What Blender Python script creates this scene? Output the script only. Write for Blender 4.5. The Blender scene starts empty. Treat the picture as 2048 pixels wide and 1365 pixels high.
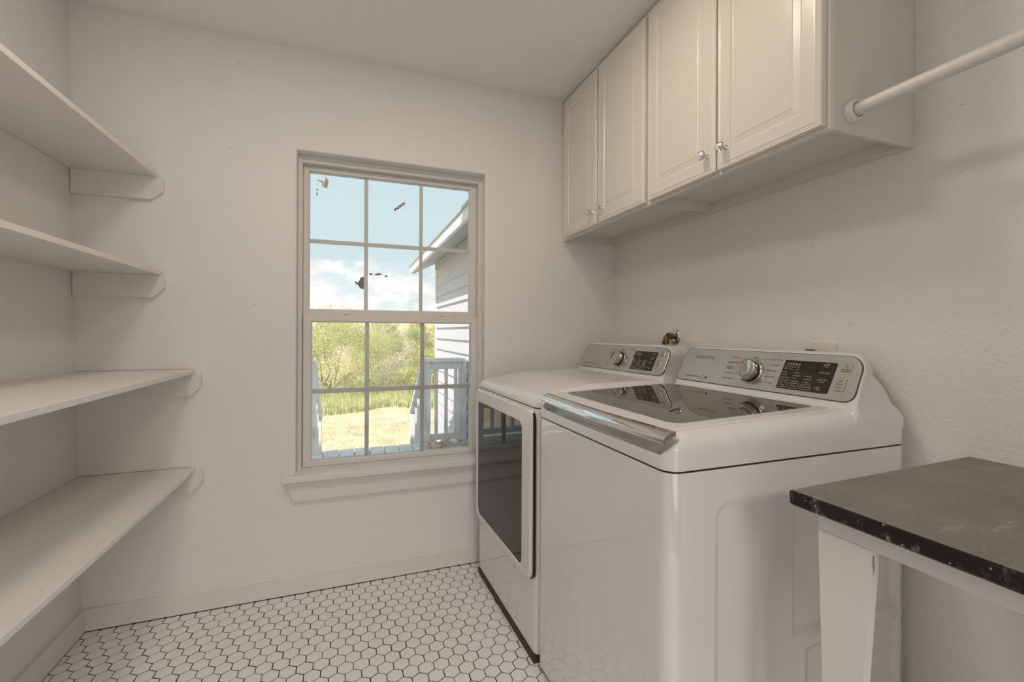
import bpy, bmesh, math, random
from mathutils import Matrix, Vector, noise as mnoise
rnd = random.Random(7)
S = bpy.context.scene
C = S.collection
PI = math.pi

# ------------------------------------------------------------------ camera, world, light, exposure
EYE = 1.174
cam = bpy.data.cameras.new('camera'); cam_ob = bpy.data.objects.new('camera', cam); C.objects.link(cam_ob)
yaw, roll = math.radians(20.05), math.radians(0.26)
fw = Vector((math.sin(yaw), math.cos(yaw), 0)); rt = Vector((math.cos(yaw), -math.sin(yaw), 0)); up = Vector((0, 0, 1))
r2 = rt * math.cos(roll) + up * math.sin(roll); u2 = up * math.cos(roll) - rt * math.sin(roll)
cam_ob.matrix_world = Matrix(((r2.x, u2.x, -fw.x, 0), (r2.y, u2.y, -fw.y, 0), (r2.z, u2.z, -fw.z, EYE), (0, 0, 0, 1)))
cam.sensor_width = 36; cam.lens = 888.3 / 2048 * 36; cam.shift_y = -17.3 / 2048
cam.clip_start = 0.02; cam.clip_end = 2000
S.camera = cam_ob
S.view_settings.view_transform = 'Standard'; S.view_settings.look = 'None'
S.view_settings.exposure = 0.0; S.view_settings.gamma = 1.0; S.view_settings.use_curve_mapping = False

SKY_STRENGTH = 1.12
SUN_STRENGTH = 4.6
LAMP_WATTS = 2.2
HALL_FILL_WATTS = 77.0
LEFT_FILL_WATTS = 5.7

def nn(nt, t, **kw):
    n = nt.nodes.new(t)
    for k, v in kw.items(): setattr(n, k, v)
    return n
def ramp(nt, pts):
    n = nt.nodes.new('ShaderNodeValToRGB'); e = n.color_ramp.elements
    while len(e) < len(pts): e.new(0.5)
    for i, (p, c) in enumerate(pts): e[i].position = p; e[i].color = (*c, 1)
    return n

w = bpy.data.worlds.new('sky'); S.world = w; w.use_nodes = True
nt = w.node_tree; nt.nodes.clear(); L = nt.links.new
tc = nn(nt, 'ShaderNodeTexCoord'); sep = nn(nt, 'ShaderNodeSeparateXYZ'); L(tc.outputs['Generated'], sep.inputs[0])
grad = ramp(nt, [(0.0, (0.80, 0.85, 0.87)), (0.10, (0.68, 0.79, 0.84)), (0.30, (0.62, 0.76, 0.82)), (1.0, (0.45, 0.60, 0.76))])
L(sep.outputs['Z'], grad.inputs[0])
mp = nn(nt, 'ShaderNodeMapping'); mp.inputs['Scale'].default_value = (8.5, 8.5, 17.0); mp.inputs['Location'].default_value = (1.3, 0.2, 0.55)
L(tc.outputs['Generated'], mp.inputs[0])
cn = nn(nt, 'ShaderNodeTexNoise'); cn.inputs['Scale'].default_value = 1.0; cn.inputs['Detail'].default_value = 7; cn.inputs['Roughness'].default_value = 0.55
L(mp.outputs[0], cn.inputs['Vector'])
dens = ramp(nt, [(0.0, (0.56,) * 3), (0.085, (0.56,) * 3), (0.135, (0.50,) * 3), (0.175, (0.36,) * 3), (0.34, (0.22,) * 3), (1.0, (0.30,) * 3)])
dens.color_ramp.interpolation = 'EASE'
L(sep.outputs['Z'], dens.inputs[0])
ad = nn(nt, 'ShaderNodeMath', operation='ADD'); L(cn.outputs['Fac'], ad.inputs[0]); L(dens.outputs[0], ad.inputs[1])
cr = nn(nt, 'ShaderNodeMapRange'); cr.inputs[1].default_value = 0.97; cr.inputs[2].default_value = 1.08; cr.interpolation_type = 'SMOOTHSTEP'; L(ad.outputs[0], cr.inputs[0])
cn2 = nn(nt, 'ShaderNodeTexNoise'); cn2.inputs['Scale'].default_value = 2.2; cn2.inputs['Detail'].default_value = 5; L(mp.outputs[0], cn2.inputs['Vector'])
ccol = ramp(nt, [(0.35, (0.80, 0.81, 0.83)), (0.6, (1.02, 1.0, 0.98))]); L(cn2.outputs['Fac'], ccol.inputs[0])
mx = nn(nt, 'ShaderNodeMix', data_type='RGBA'); L(cr.outputs[0], mx.inputs[0]); L(grad.outputs[0], mx.inputs[6]); L(ccol.outputs[0], mx.inputs[7])
bg = nn(nt, 'ShaderNodeBackground'); bg.inputs['Strength'].default_value = SKY_STRENGTH; L(mx.outputs[2], bg.inputs[0])
wo = nn(nt, 'ShaderNodeOutputWorld'); L(bg.outputs[0], wo.inputs[0])

sun = bpy.data.lights.new('sun', 'SUN'); sun.energy = SUN_STRENGTH; sun.angle = math.radians(0.6); sun.color = (1, 0.95, 0.86)
sun_ob = bpy.data.objects.new('sun', sun); C.objects.link(sun_ob)
sun_ob.rotation_euler = Vector((0.735, 0.77, -1.0)).to_track_quat('-Z', 'Y').to_euler(); sun_ob.location = (-5, -5, 9)

for dx in (-0.075, 0.075):                                          # two recessed discs of the ceiling lamp, out of frame above
    l = bpy.data.lights.new('ceiling_bulb', 'AREA'); l.shape = 'DISK'; l.size = 0.13; l.energy = LAMP_WATTS; l.color = (1.0, 0.84, 0.66)
    lo = bpy.data.objects.new('ceiling_bulb', l); C.objects.link(lo); lo.location = (0.45 + dx, 1.12, 2.4385)
l = bpy.data.lights.new('hall_fill', 'AREA'); l.shape = 'RECTANGLE'; l.size = 1.5; l.size_y = 1.2; l.energy = HALL_FILL_WATTS; l.color = (1.0, 0.955, 0.90)   # added fill light in the unseen room behind the camera
lo = bpy.data.objects.new('hall_fill', l); C.objects.link(lo); lo.location = (0.3, -2.35, 2.42)
l = bpy.data.lights.new('left_fill', 'AREA'); l.shape = 'DISK'; l.size = 0.30; l.energy = LEFT_FILL_WATTS; l.color = (1.0, 0.93, 0.85)               # unseen fill light added over the free floor
lo = bpy.data.objects.new('left_fill', l); C.objects.link(lo); lo.location = (-0.25, 0.95, 2.4385)

# ------------------------------------------------------------------ materials
def mat(name, col, rough=0.5, metal=0.0, spec=0.5, bump=None, var=None, coat=0.0, sheen=None):
    """bump=(scale, strength, detail), var=(scale, amount)"""
    m = bpy.data.materials.new(name); m.use_nodes = True; t = m.node_tree
    b = t.nodes['Principled BSDF']; b.inputs['Base Color'].default_value = (*col, 1)
    b.inputs['Roughness'].default_value = rough; b.inputs['Metallic'].default_value = metal
    b.inputs['Specular IOR Level'].default_value = spec; b.inputs['Coat Weight'].default_value = coat
    if coat: b.inputs['Coat Roughness'].default_value = 0.015; b.inputs['Coat IOR'].default_value = 1.5 if coat < 1 else 1.75
    if bump or var: co = nn(t, 'ShaderNodeTexCoord')
    if var:
        n = nn(t, 'ShaderNodeTexNoise'); n.inputs['Scale'].default_value = var[0]; n.inputs['Detail'].default_value = 6
        t.links.new(co.outputs['Object'], n.inputs['Vector'])
        a = var[1]; r = ramp(t, [(0.3, tuple(max(0, c * (1 - a)) for c in col)), (0.7, tuple(min(1, c * (1 + a)) for c in col))])
        t.links.new(n.outputs['Fac'], r.inputs[0]); t.links.new(r.outputs[0], b.inputs['Base Color'])
    if bump:
        n = nn(t, 'ShaderNodeTexNoise'); n.inputs['Scale'].default_value = bump[0]; n.inputs['Detail'].default_value = bump[2] if len(bump) > 2 else 3
        t.links.new(co.outputs['Object'], n.inputs['Vector'])
        bp = nn(t, 'ShaderNodeBump'); bp.inputs['Strength'].default_value = bump[1]; bp.inputs['Distance'].default_value = 0.004
        t.links.new(n.outputs['Fac'], bp.inputs['Height']); t.links.new(bp.outputs[0], b.inputs['Normal'])
    return m

def scuff(m, scale=9.0, thr=0.70, col=(0.30, 0.22, 0.15), amount=0.5, stretch=(1, 1, 1)):
    """dirt flecks with a shape of their own over the base colour"""
    t = m.node_tree; b = t.nodes['Principled BSDF']; inp = b.inputs['Base Color']
    co = nn(t, 'ShaderNodeTexCoord'); mpn = nn(t, 'ShaderNodeMapping'); mpn.inputs['Scale'].default_value = stretch
    t.links.new(co.outputs['Object'], mpn.inputs[0])
    n = nn(t, 'ShaderNodeTexNoise'); n.inputs['Scale'].default_value = scale; n.inputs['Detail'].default_value = 8; n.inputs['Roughness'].default_value = 0.65
    t.links.new(mpn.outputs[0], n.inputs['Vector'])
    r = nn(t, 'ShaderNodeMapRange'); r.inputs[1].default_value = thr; r.inputs[2].default_value = thr + 0.05; r.inputs[4].default_value = amount
    t.links.new(n.outputs['Fac'], r.inputs[0])
    mxn = nn(t, 'ShaderNodeMix', data_type='RGBA'); t.links.new(r.outputs[0], mxn.inputs[0])
    if inp.is_linked: src = inp.links[0].from_socket; t.links.new(src, mxn.inputs[6])
    else: mxn.inputs[6].default_value = inp.default_value
    mxn.inputs[7].default_value = (*col, 1); t.links.new(mxn.outputs[2], inp)
    return m

M = {}
M['wall'] = scuff(mat('wall_paint', (0.89, 0.875, 0.855), 0.55, spec=0.3, bump=(150, 0.30, 3)), 42, 0.680, amount=0.4)
M['wallr'] = scuff(mat('wall_paint_knockdown', (0.89, 0.875, 0.855), 0.5, spec=0.35, bump=(95, 0.75, 5)), 42, 0.680, amount=0.4)
M['ceil'] = mat('ceiling_paint', (0.95, 0.94, 0.925), 0.75, spec=0.2, bump=(90, 0.4, 4))
M['trim'] = scuff(mat('trim_paint', (0.85, 0.83, 0.80), 0.4, spec=0.4, bump=(30, 0.12)), 45, 0.665, amount=0.5, stretch=(1, 1, 3))
M['shelf'] = scuff(mat('shelf_paint', (0.84, 0.81, 0.77), 0.4, spec=0.4, bump=(25, 0.12)), 40, 0.645, amount=0.5, stretch=(2.5, 0.5, 1))
M['cab'] = mat('cabinet_thermofoil', (0.84, 0.80, 0.74), 0.28, spec=0.5)
M['cabbox'] = mat('cabinet_box_melamine', (0.76, 0.74, 0.675), 0.4, spec=0.4)
M['tile'] = mat('tile_ceramic', (0.91, 0.895, 0.89), 0.24, spec=0.5, var=(3, 0.02))
M['grout'] = mat('dark_grout', (0.022, 0.017, 0.014), 0.9, spec=0.1)
M['enamel'] = scuff(mat('white_enamel', (0.84, 0.825, 0.825), 0.22, spec=0.5, coat=1.0), 50, 0.70, col=(0.2, 0.17, 0.15), amount=0.5)
M['plastic'] = mat('white_plastic', (0.82, 0.80, 0.79), 0.13, spec=0.5)
M['silver'] = mat('brushed_silver', (0.60, 0.58, 0.55), 0.30, metal=0.85)
M['chrome'] = mat('chrome', (0.78, 0.77, 0.75), 0.08, metal=1.0)
M['satin'] = mat('satin_chrome', (0.60, 0.575, 0.53), 0.14, metal=1.0)
M['darkglass'] = mat('smoked_glass', (0.012, 0.010, 0.008), 0.02, spec=0.38, coat=0.0)
M['lidglass'] = mat('grey_lid_glass', (0.050, 0.045, 0.038), 0.02, spec=0.8, coat=0.4)
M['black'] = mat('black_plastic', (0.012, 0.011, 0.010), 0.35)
M['kick'] = mat('dark_kick', (0.05, 0.04, 0.03), 0.6)
M['panelblk'] = mat('panel_brown_black', (0.030, 0.023, 0.019), 0.25)
M['lcd'] = mat('lcd_off', (0.018, 0.024, 0.014), 0.2)
M['ink'] = mat('grey_ink', (0.07, 0.06, 0.055), 0.5)
M['inkpale'] = mat('pale_grey_ink', (0.17, 0.155, 0.14), 0.5)
M['inkdark'] = mat('dark_ink', (0.03, 0.035, 0.045), 0.5)
M['inkwhite'] = mat('white_ink', (0.62, 0.58, 0.53), 0.5)
M['inkteal'] = mat('teal_ink', (0.36, 0.46, 0.45), 0.5)
M['vinyl'] = mat('window_vinyl', (0.80, 0.77, 0.74), 0.4, spec=0.4)
M['brass'] = mat('tarnished_brass', (0.16, 0.11, 0.05), 0.32, metal=0.8, var=(60, 0.4))
M['iron'] = mat('black_iron', (0.03, 0.022, 0.016), 0.45, metal=0.3)
M['tape'] = mat('yellow_tape', (0.75, 0.60, 0.06), 0.5)
M['plate'] = mat('outlet_plastic', (0.87, 0.83, 0.77), 0.35)
M['paper'] = mat('torn_paper', (0.50, 0.44, 0.37), 0.8, var=(300, 0.15))
M['paperlabel'] = mat('paper_label', (0.90, 0.80, 0.78), 0.8)
M['residue'] = mat('adhesive_residue', (0.26, 0.25, 0.20), 0.9, var=(200, 0.3))
M['rawwood'] = mat('bare_wood', (0.40, 0.27, 0.13), 0.7, var=(40, 0.3))
M['dirt'] = mat('brown_dirt', (0.42, 0.32, 0.22), 0.9, var=(30, 0.5))
M['rod'] = mat('rod_paint', (0.79, 0.76, 0.725), 0.38, spec=0.4, bump=(40, 0.1))
M['siding'] = mat('siding_paint', (0.70, 0.67, 0.73), 0.6, bump=(12, 0.1), var=(5, 0.03))
M['sidetrim'] = mat('white_exterior_trim', (0.92, 0.90, 0.90), 0.6)
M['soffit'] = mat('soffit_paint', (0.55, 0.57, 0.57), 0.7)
M['roofing'] = mat('asphalt_shingle', (0.23, 0.23, 0.24), 0.9, var=(20, 0.3))
M['deck'] = mat('weathered_deck_wood', (0.82, 0.80, 0.77), 0.75, var=(9, 0.18), bump=(40, 0.3))
M['rail'] = mat('weathered_rail_wood', (0.90, 0.87, 0.86), 0.75, var=(7, 0.10))

# granite / soapstone worktop with white scratches
def stone(name, lo, hi, rough, speck, streak, fleck):
    m = mat(name, lo, rough, spec=0.5); t = m.node_tree; b = t.nodes['Principled BSDF']; LK = t.links.new
    co = nn(t, 'ShaderNodeTexCoord')
    def noise(scale, detail, vec=None, ro=.5):
        n = nn(t, 'ShaderNodeTexNoise'); n.inputs['Scale'].default_value = scale; n.inputs['Detail'].default_value = detail; n.inputs['Roughness'].default_value = ro
        LK(vec or co.outputs['Object'], n.inputs['Vector']); return n.outputs['Fac']
    def rng(src, a, c, top=1.0):
        r = nn(t, 'ShaderNodeMapRange'); r.inputs[1].default_value = a; r.inputs[2].default_value = c; r.inputs[4].default_value = top; LK(src, r.inputs[0]); return r.outputs[0]
    def math_(op, a, c):
        q = nn(t, 'ShaderNodeMath', operation=op); LK(a, q.inputs[0]); LK(c, q.inputs[1]); return q.outputs[0]
    r1 = ramp(t, [(0.35, lo), (0.72, hi)]); LK(noise(4, 10, ro=.65), r1.inputs[0])
    v = nn(t, 'ShaderNodeTexVoronoi'); v.inputs['Scale'].default_value = 70; LK(co.outputs['Object'], v.inputs['Vector'])
    sp = math_('MULTIPLY', rng(v.outputs['Distance'], .15, .09), rng(noise(23, 2), speck, speck + .05))
    mpn = nn(t, 'ShaderNodeMapping'); mpn.inputs['Scale'].default_value = (2.0, 11, 8); mpn.inputs['Rotation'].default_value = (0, 0, .25); LK(co.outputs['Object'], mpn.inputs[0])
    st = math_('MULTIPLY', rng(noise(3.2, 10, mpn.outputs[0], .75), streak, streak + .10, .6), rng(noise(3.0, 2), .50, .62))
    fl = rng(noise(55, 6, ro=.7), fleck, fleck + .05, .7)
    mxn = nn(t, 'ShaderNodeMix', data_type='RGBA'); LK(math_('MAXIMUM', math_('MAXIMUM', sp, st), fl), mxn.inputs[0]); LK(r1.outputs[0], mxn.inputs[6]); mxn.inputs[7].default_value = (0.50, 0.47, 0.42, 1)
    LK(mxn.outputs[2], b.inputs['Base Color']); return m
M['stone'] = stone('worn_soapstone_top', (0.19, 0.172, 0.153), (0.29, 0.265, 0.24), 0.5, .55, .555, .72)
M['stoneedge'] = stone('polished_soapstone_edge', (0.006, 0.0055, 0.005), (0.020, 0.018, 0.017), 0.25, .50, .56, .635)

def glass_pane():
    m = bpy.data.materials.new('window_glass'); m.use_nodes = True; t = m.node_tree; t.nodes.clear()
    tr = nn(t, 'ShaderNodeBsdfTransparent'); tr.inputs[0].default_value = (0.985, 0.995, 0.99, 1)
    gl = nn(t, 'ShaderNodeBsdfGlossy'); gl.inputs['Roughness'].default_value = 0.01
    fr = nn(t, 'ShaderNodeFresnel'); fr.inputs[0].default_value = 1.35
    mxs = nn(t, 'ShaderNodeMixShader'); o = nn(t, 'ShaderNodeOutputMaterial')
    t.links.new(fr.outputs[0], mxs.inputs[0]); t.links.new(tr.outputs[0], mxs.inputs[1]); t.links.new(gl.outputs[0], mxs.inputs[2]); t.links.new(mxs.outputs[0], o.inputs[0])
    return m
M['pane'] = glass_pane()
def crystal():
    m = mat('clear_crystal', (1, 1, 1), 0.02); b = m.node_tree.nodes['Principled BSDF']
    b.inputs['Transmission Weight'].default_value = 1.0; b.inputs['IOR'].default_value = 1.5
    return m
M['crystal'] = crystal()

def foliage(name, c1, c2, trans=0.35):
    m = bpy.data.materials.new(name); m.use_nodes = True; t = m.node_tree; t.nodes.clear()
    co = nn(t, 'ShaderNodeTexCoord'); n = nn(t, 'ShaderNodeTexNoise'); n.inputs['Scale'].default_value = 9; n.inputs['Detail'].default_value = 4
    t.links.new(co.outputs['Object'], n.inputs['Vector'])
    r = ramp(t, [(0.35, c1), (0.65, c2)]); t.links.new(n.outputs['Fac'], r.inputs[0])
    d = nn(t, 'ShaderNodeBsdfDiffuse'); tl = nn(t, 'ShaderNodeBsdfTranslucent'); mxs = nn(t, 'ShaderNodeMixShader'); mxs.inputs[0].default_value = trans
    t.links.new(r.outputs[0], d.inputs[0]); t.links.new(r.outputs[0], tl.inputs[0])
    o = nn(t, 'ShaderNodeOutputMaterial'); t.links.new(d.outputs[0], mxs.inputs[1]); t.links.new(tl.outputs[0], mxs.inputs[2]); t.links.new(mxs.outputs[0], o.inputs[0])
    return m
M['fol_yellow'] = foliage('feathery_yellow_green_leaves', (0.42, 0.44, 0.15), (0.92, 0.86, 0.46), .25)
M['fol_grey'] = foliage('grey_green_leaves', (0.36, 0.39, 0.24), (0.78, 0.74, 0.52), .25)
M['fol_green'] = foliage('green_leaves', (0.26, 0.36, 0.12), (0.70, 0.72, 0.34), .25)
M['fol_weed'] = foliage('weed_leaves', (0.44, 0.50, 0.20), (0.92, 0.84, 0.48), .25)
M['fol_straw'] = foliage('straw_twigs', (0.56, 0.46, 0.32), (0.92, 0.82, 0.62), .2)
M['leafdry'] = foliage('dry_leaf', (0.70, 0.60, 0.48), (0.98, 0.93, 0.86), .45)
M['grassdry'] = foliage('dry_grass_blades', (0.66, 0.53, 0.31), (0.90, 0.77, 0.53), 0.2)
M['bark'] = mat('grey_bark', (0.36, 0.31, 0.27), 0.9, var=(12, 0.3))
M['ground'] = mat('dry_lawn_soil', (0.78, 0.65, 0.43), 0.95, spec=0.05, var=(2.5, 0.22), bump=(20, 0.5))

# ------------------------------------------------------------------ mesh helpers
class MB:
    def __init__(s): s.v = []; s.f = []; s.sm = []
    def add(s, vs, fs, smooth=False):
        o = len(s.v); s.v += [tuple(p) for p in vs]; s.f += [tuple(i + o for i in f) for f in fs]; s.sm += [smooth] * len(fs); return s
    def box(s, x0, x1, y0, y1, z0, z1, b=0.0):
        if x0 > x1: x0, x1 = x1, x0
        if y0 > y1: y0, y1 = y1, y0
        if z0 > z1: z0, z1 = z1, z0
        if b <= 0:
            v = [(x, y, z) for z in (z0, z1) for y in (y0, y1) for x in (x0, x1)]
            return s.add(v, [(0, 2, 3, 1), (4, 5, 7, 6), (0, 1, 5, 4), (1, 3, 7, 5), (3, 2, 6, 7), (2, 0, 4, 6)])
        b = min(b, (x1 - x0) * .45, (y1 - y0) * .45, (z1 - z0) * .45)
        bm = bmesh.new(); bmesh.ops.create_cube(bm, size=1)
        bmesh.ops.scale(bm, vec=(x1 - x0, y1 - y0, z1 - z0), verts=bm.verts)
        bmesh.ops.translate(bm, vec=((x0 + x1) / 2, (y0 + y1) / 2, (z0 + z1) / 2), verts=bm.verts)
        bmesh.ops.bevel(bm, geom=bm.edges[:], offset=b, segments=2, profile=0.5, affect='EDGES')
        bm.verts.index_update(); s.add([v.co[:] for v in bm.verts], [[v.index for v in f.verts] for f in bm.faces]); bm.free(); return s
    def prism(s, poly, axis, a, b, smooth=False):
        """2-D polygon extruded along axis; poly in the two other axes in xyz order"""
        n = len(poly)
        def P(p, t): return {'x': (t, p[0], p[1]), 'y': (p[0], t, p[1]), 'z': (p[0], p[1], t)}[axis]
        vs = [P(p, a) for p in poly] + [P(p, b) for p in poly]
        s.add(vs, [(i, (i + 1) % n, n + (i + 1) % n, n + i) for i in range(n)], smooth)
        o = len(s.v) - 2 * n
        s.f += [tuple(o + i for i in range(n))[::-1], tuple(o + n + i for i in range(n))]; s.sm += [False, False]; return s
    def loft(s, rings, cap0=True, cap1=True, smooth=True, skip=None, shared=False):
        """skin a stack of loops; flat end caps get their own vertices so that they do not bend the shading"""
        n = len(rings[0]); o = len(s.v)
        for r in rings: s.v += [tuple(p) for p in r]
        for k in range(len(rings) - 1):
            for i in range(n):
                j = (i + 1) % n
                if skip and skip(rings[k][i], rings[k][j]): continue
                s.f.append((o + k * n + i, o + k * n + j, o + (k + 1) * n + j, o + (k + 1) * n + i)); s.sm.append(smooth)
        dup = smooth and not shared
        if cap0:
            if dup: s.add(rings[0], [tuple(range(n))[::-1]])
            else: s.f.append(tuple(o + i for i in range(n))[::-1]); s.sm.append(False)
        if cap1:
            if dup: s.add(rings[-1], [tuple(range(n))])
            else: s.f.append(tuple(o + (len(rings) - 1) * n + i for i in range(n))); s.sm.append(smooth)
        return s
    def tube(s, pts, r, n=12, cap=True):
        rings = []
        for i, p in enumerate(pts):
            p = Vector(p); a = Vector(pts[max(i - 1, 0)]); b = Vector(pts[min(i + 1, len(pts) - 1)]); t = (b - a).normalized()
            q = t.orthogonal().normalized() if i == 0 else (prev - t * prev.dot(t)).normalized()
            prev = q; e = t.cross(q); rr = r[i] if isinstance(r, (list, tuple)) else r
            rings.append([p + (q * math.cos(2 * PI * k / n) + e * math.sin(2 * PI * k / n)) * rr for k in range(n)])
        return s.loft(rings, cap, cap)
    def lathe(s, prof, axis_o, axis_d, n=24, cap=True):
        """prof = [(radius, along)]"""
        o = Vector(axis_o); t = Vector(axis_d).normalized(); q = t.orthogonal().normalized(); e = t.cross(q)
        rings = [[o + t * h + (q * math.cos(2 * PI * k / n) + e * math.sin(2 * PI * k / n)) * max(r, 1e-5) for k in range(n)] for r, h in prof]
        return s.loft(rings, cap, cap)
    def grid(s, nu, nv, fn, smooth=True, wrap=False):
        vs = [fn(i / nu, j / nv) for j in range(nv + 1) for i in range(nu + 1)]
        fs = [(j * (nu + 1) + i, j * (nu + 1) + i + 1, (j + 1) * (nu + 1) + i + 1, (j + 1) * (nu + 1) + i) for j in range(nv) for i in range(nu)]
        return s.add(vs, fs, smooth)

ROOTM = {}
def mesh_of(mb, name, material, inv=None, fix=True):
    me = bpy.data.meshes.new(name); vs = mb.v
    if inv is not None: vs = [tuple(inv @ Vector(p)) for p in vs]
    me.from_pydata(vs, [], mb.f)
    me.polygons.foreach_set('use_smooth', mb.sm)
    if fix:
        bm = bmesh.new(); bm.from_mesh(me); bmesh.ops.recalc_face_normals(bm, faces=bm.faces[:]); bm.to_mesh(me); bm.free()
    if material: me.materials.append(M[material])
    me.update(); return me
def tag(o, label=None, cat=None, group=None, kind=None):
    if label: o['label'] = label
    if cat: o['category'] = cat
    if group: o['group'] = group
    if kind: o['kind'] = kind
    return o
def thing(name, label, cat, loc=(0, 0, 0), rz=0.0, group=None, kind=None):
    o = bpy.data.objects.new(name, None); C.objects.link(o); o.empty_display_size = 0.1
    o.location = loc; o.rotation_euler = (0, 0, rz); ROOTM[o.name] = Matrix.Translation(loc) @ Matrix.Rotation(rz, 4, 'Z')
    return tag(o, label, cat, group, kind)
def part(name, mb, material, parent, world=True, label=None, kind=None, fix=True):
    Mx = ROOTM[parent.name]
    me = mesh_of(mb, name, material, Mx.inverted() if world else None, fix)
    o = bpy.data.objects.new(name, me); C.objects.link(o); o.parent = parent; ROOTM[o.name] = Mx
    return tag(o, label, None, None, kind)
def solo(name, mb, material, label, cat, group=None, kind=None, origin=None, fix=True):
    inv = Matrix.Translation(origin).inverted() if origin else None
    me = mesh_of(mb, name, material, inv, fix); o = bpy.data.objects.new(name, me); C.objects.link(o)
    if origin: o.location = origin
    ROOTM[o.name] = Matrix.Translation(origin) if origin else Matrix()
    return tag(o, label, cat, group, kind)
def struct(name, mb, material, fix=True): return solo(name, mb, material, None, None, kind='structure', fix=fix)
def copy_tree(o, parent=None):
    c = o.copy(); C.objects.link(c); ROOTM[c.name] = ROOTM.get(o.name, Matrix())
    if parent is not None: c.parent = parent
    for ch in o.children: copy_tree(ch, c)
    return c

def rrect(x0, x1, y0, y1, r, n=8, side=10):
    """rounded rectangle loop, ccw; r = one radius or 4 for (x0y0, x1y0, x1y1, x0y1)"""
    rs = r if isinstance(r, (list, tuple)) else (r,) * 4
    out = []
    cs = [(x0 + rs[0], y0 + rs[0], PI, rs[0]), (x1 - rs[1], y0 + rs[1], 1.5 * PI, rs[1]), (x1 - rs[2], y1 - rs[2], 0, rs[2]), (x0 + rs[3], y1 - rs[3], .5 * PI, rs[3])]
    for k, (cx, cy, a0, rr) in enumerate(cs):
        arc = [(cx + rr * math.cos(a0 + .5 * PI * i / n), cy + rr * math.sin(a0 + .5 * PI * i / n)) for i in range(n + 1)]
        out += arc
        nx = cs[(k + 1) % 4]; st = (nx[0] + nx[3] * math.cos(nx[2]), nx[1] + nx[3] * math.sin(nx[2]))
        for i in range(1, side): out.append((arc[-1][0] + (st[0] - arc[-1][0]) * i / side, arc[-1][1] + (st[1] - arc[-1][1]) * i / side))
    return out
def sstep(a, b, x):
    t = max(0.0, min(1.0, (x - a) / (b - a))); return t * t * (3 - 2 * t)

# ------------------------------------------------------------------ the room
D = 2.20; RW = 1.426; ZC = 2.4425; YF = -1.25
lw = lambda z: -0.977 - 0.0205 * z                     # the left wall leans a little outwards
HX0, HX1, HZ0, HZ1 = -0.2262, 0.652, 0.505, 1.989      # window opening
YO = 2.37                                              # outer face of the house wall

b = MB()
outer = [(-1.30, -0.12), (1.70, -0.12), (1.70, 2.62), (-1.30, 2.62)]
def hole(d): return [(HX0 - d, HZ0 - d), (HX1 + d, HZ0 - d), (HX1 + d, HZ1 + d), (HX0 - d, HZ1 + d)]
rings = [[(x, D, z) for x, z in outer], [(x, D, z) for x, z in hole(0.007)], [(x, D + 0.002, z) for x, z in hole(0.0025)], [(x, D + 0.008, z) for x, z in hole(0)],
         [(x, YO, z) for x, z in hole(0)], [(x, YO, z) for x, z in outer], [(x, D, z) for x, z in outer]]
b.loft(rings, False, False, smooth=False)
struct('wall_back', b, 'wall')
b = MB(); b.add([(lw(z) - t, y, z) for z in (-0.12, 2.62) for t in (0, 0.15) for y in (YF - .15, D + 0.02)],
                [(0, 1, 5, 4), (2, 6, 7, 3), (0, 2, 3, 1), (4, 5, 7, 6), (0, 4, 6, 2), (1, 3, 7, 5)]); struct('wall_left', b, 'wall')
struct('wall_right', MB().box(RW, RW + .15, YF - .15, D + .02, -0.12, 2.62), 'wallr')
struct('wall_front', MB().box(-1.3, -.50, YF - .12, YF, -0.12, 2.62).box(.72, RW + .1, YF - .12, YF, -0.12, 2.62).box(-.50, .72, YF - .12, YF, 2.06, 2.62), 'wall')
# unseen room behind the camera, added to spread the fill light through the doorway
hx0, hx1, hy0, hy1 = -1.45, 2.1, -4.2, YF - .12
struct('wall_hall', MB().box(hx0 - .1, hx0, hy0, hy1, -.12, 2.62).box(hx1, hx1 + .1, hy0, hy1, -.12, 2.62).box(hx0, hx1, hy0 - .1, hy0, -.12, 2.62).box(hx0, -1.3, hy1, hy1 + .1, -.12, 2.62).box(RW + .1, hx1, hy1, hy1 + .1, -.12, 2.62), 'wall')
struct('ceiling_hall', MB().box(hx0 - .1, hx1 + .1, hy0 - .1, YF - .1, ZC, ZC + .12), 'ceil')
struct('floor_hall', MB().box(hx0 - .1, hx1 + .1, hy0 - .1, YF - .1, -.12, -.001), 'trim')
struct('ceiling', MB().box(-1.3, RW + .1, YF - .1, D + .05, ZC, ZC + .12), 'ceil')
floor = struct('floor', MB().box(-1.15, RW + .1, YF - .1, D + .05, -0.12, -0.0009), 'grout')
# baseboards
b = MB(); b.prism([(D + .004, .0042), (2.185, .0042), (2.185, .0845), (2.1875, .0875), (D + .004, .0875)], 'x', -0.985, 1.40); bb = struct('baseboard_back', b, 'trim')
part('floor_joint', MB().box(-.985, 1.40, 2.1862, 2.20, .0003, .0044), 'grout', bb, label='dark joint under the baseboard')
b = MB(); b.prism([(-1.0, .0036), (-0.9605, .0036), (-0.9605, .083), (-0.963, .0865), (-1.0, .0865)], 'y', YF, 2.186); bb = struct('baseboard_left', b, 'trim')
part('floor_joint', MB().box(-1.0, -.9618, YF, 2.186, .0003, .0038), 'grout', bb, label='dark joint under the baseboard')

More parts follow.
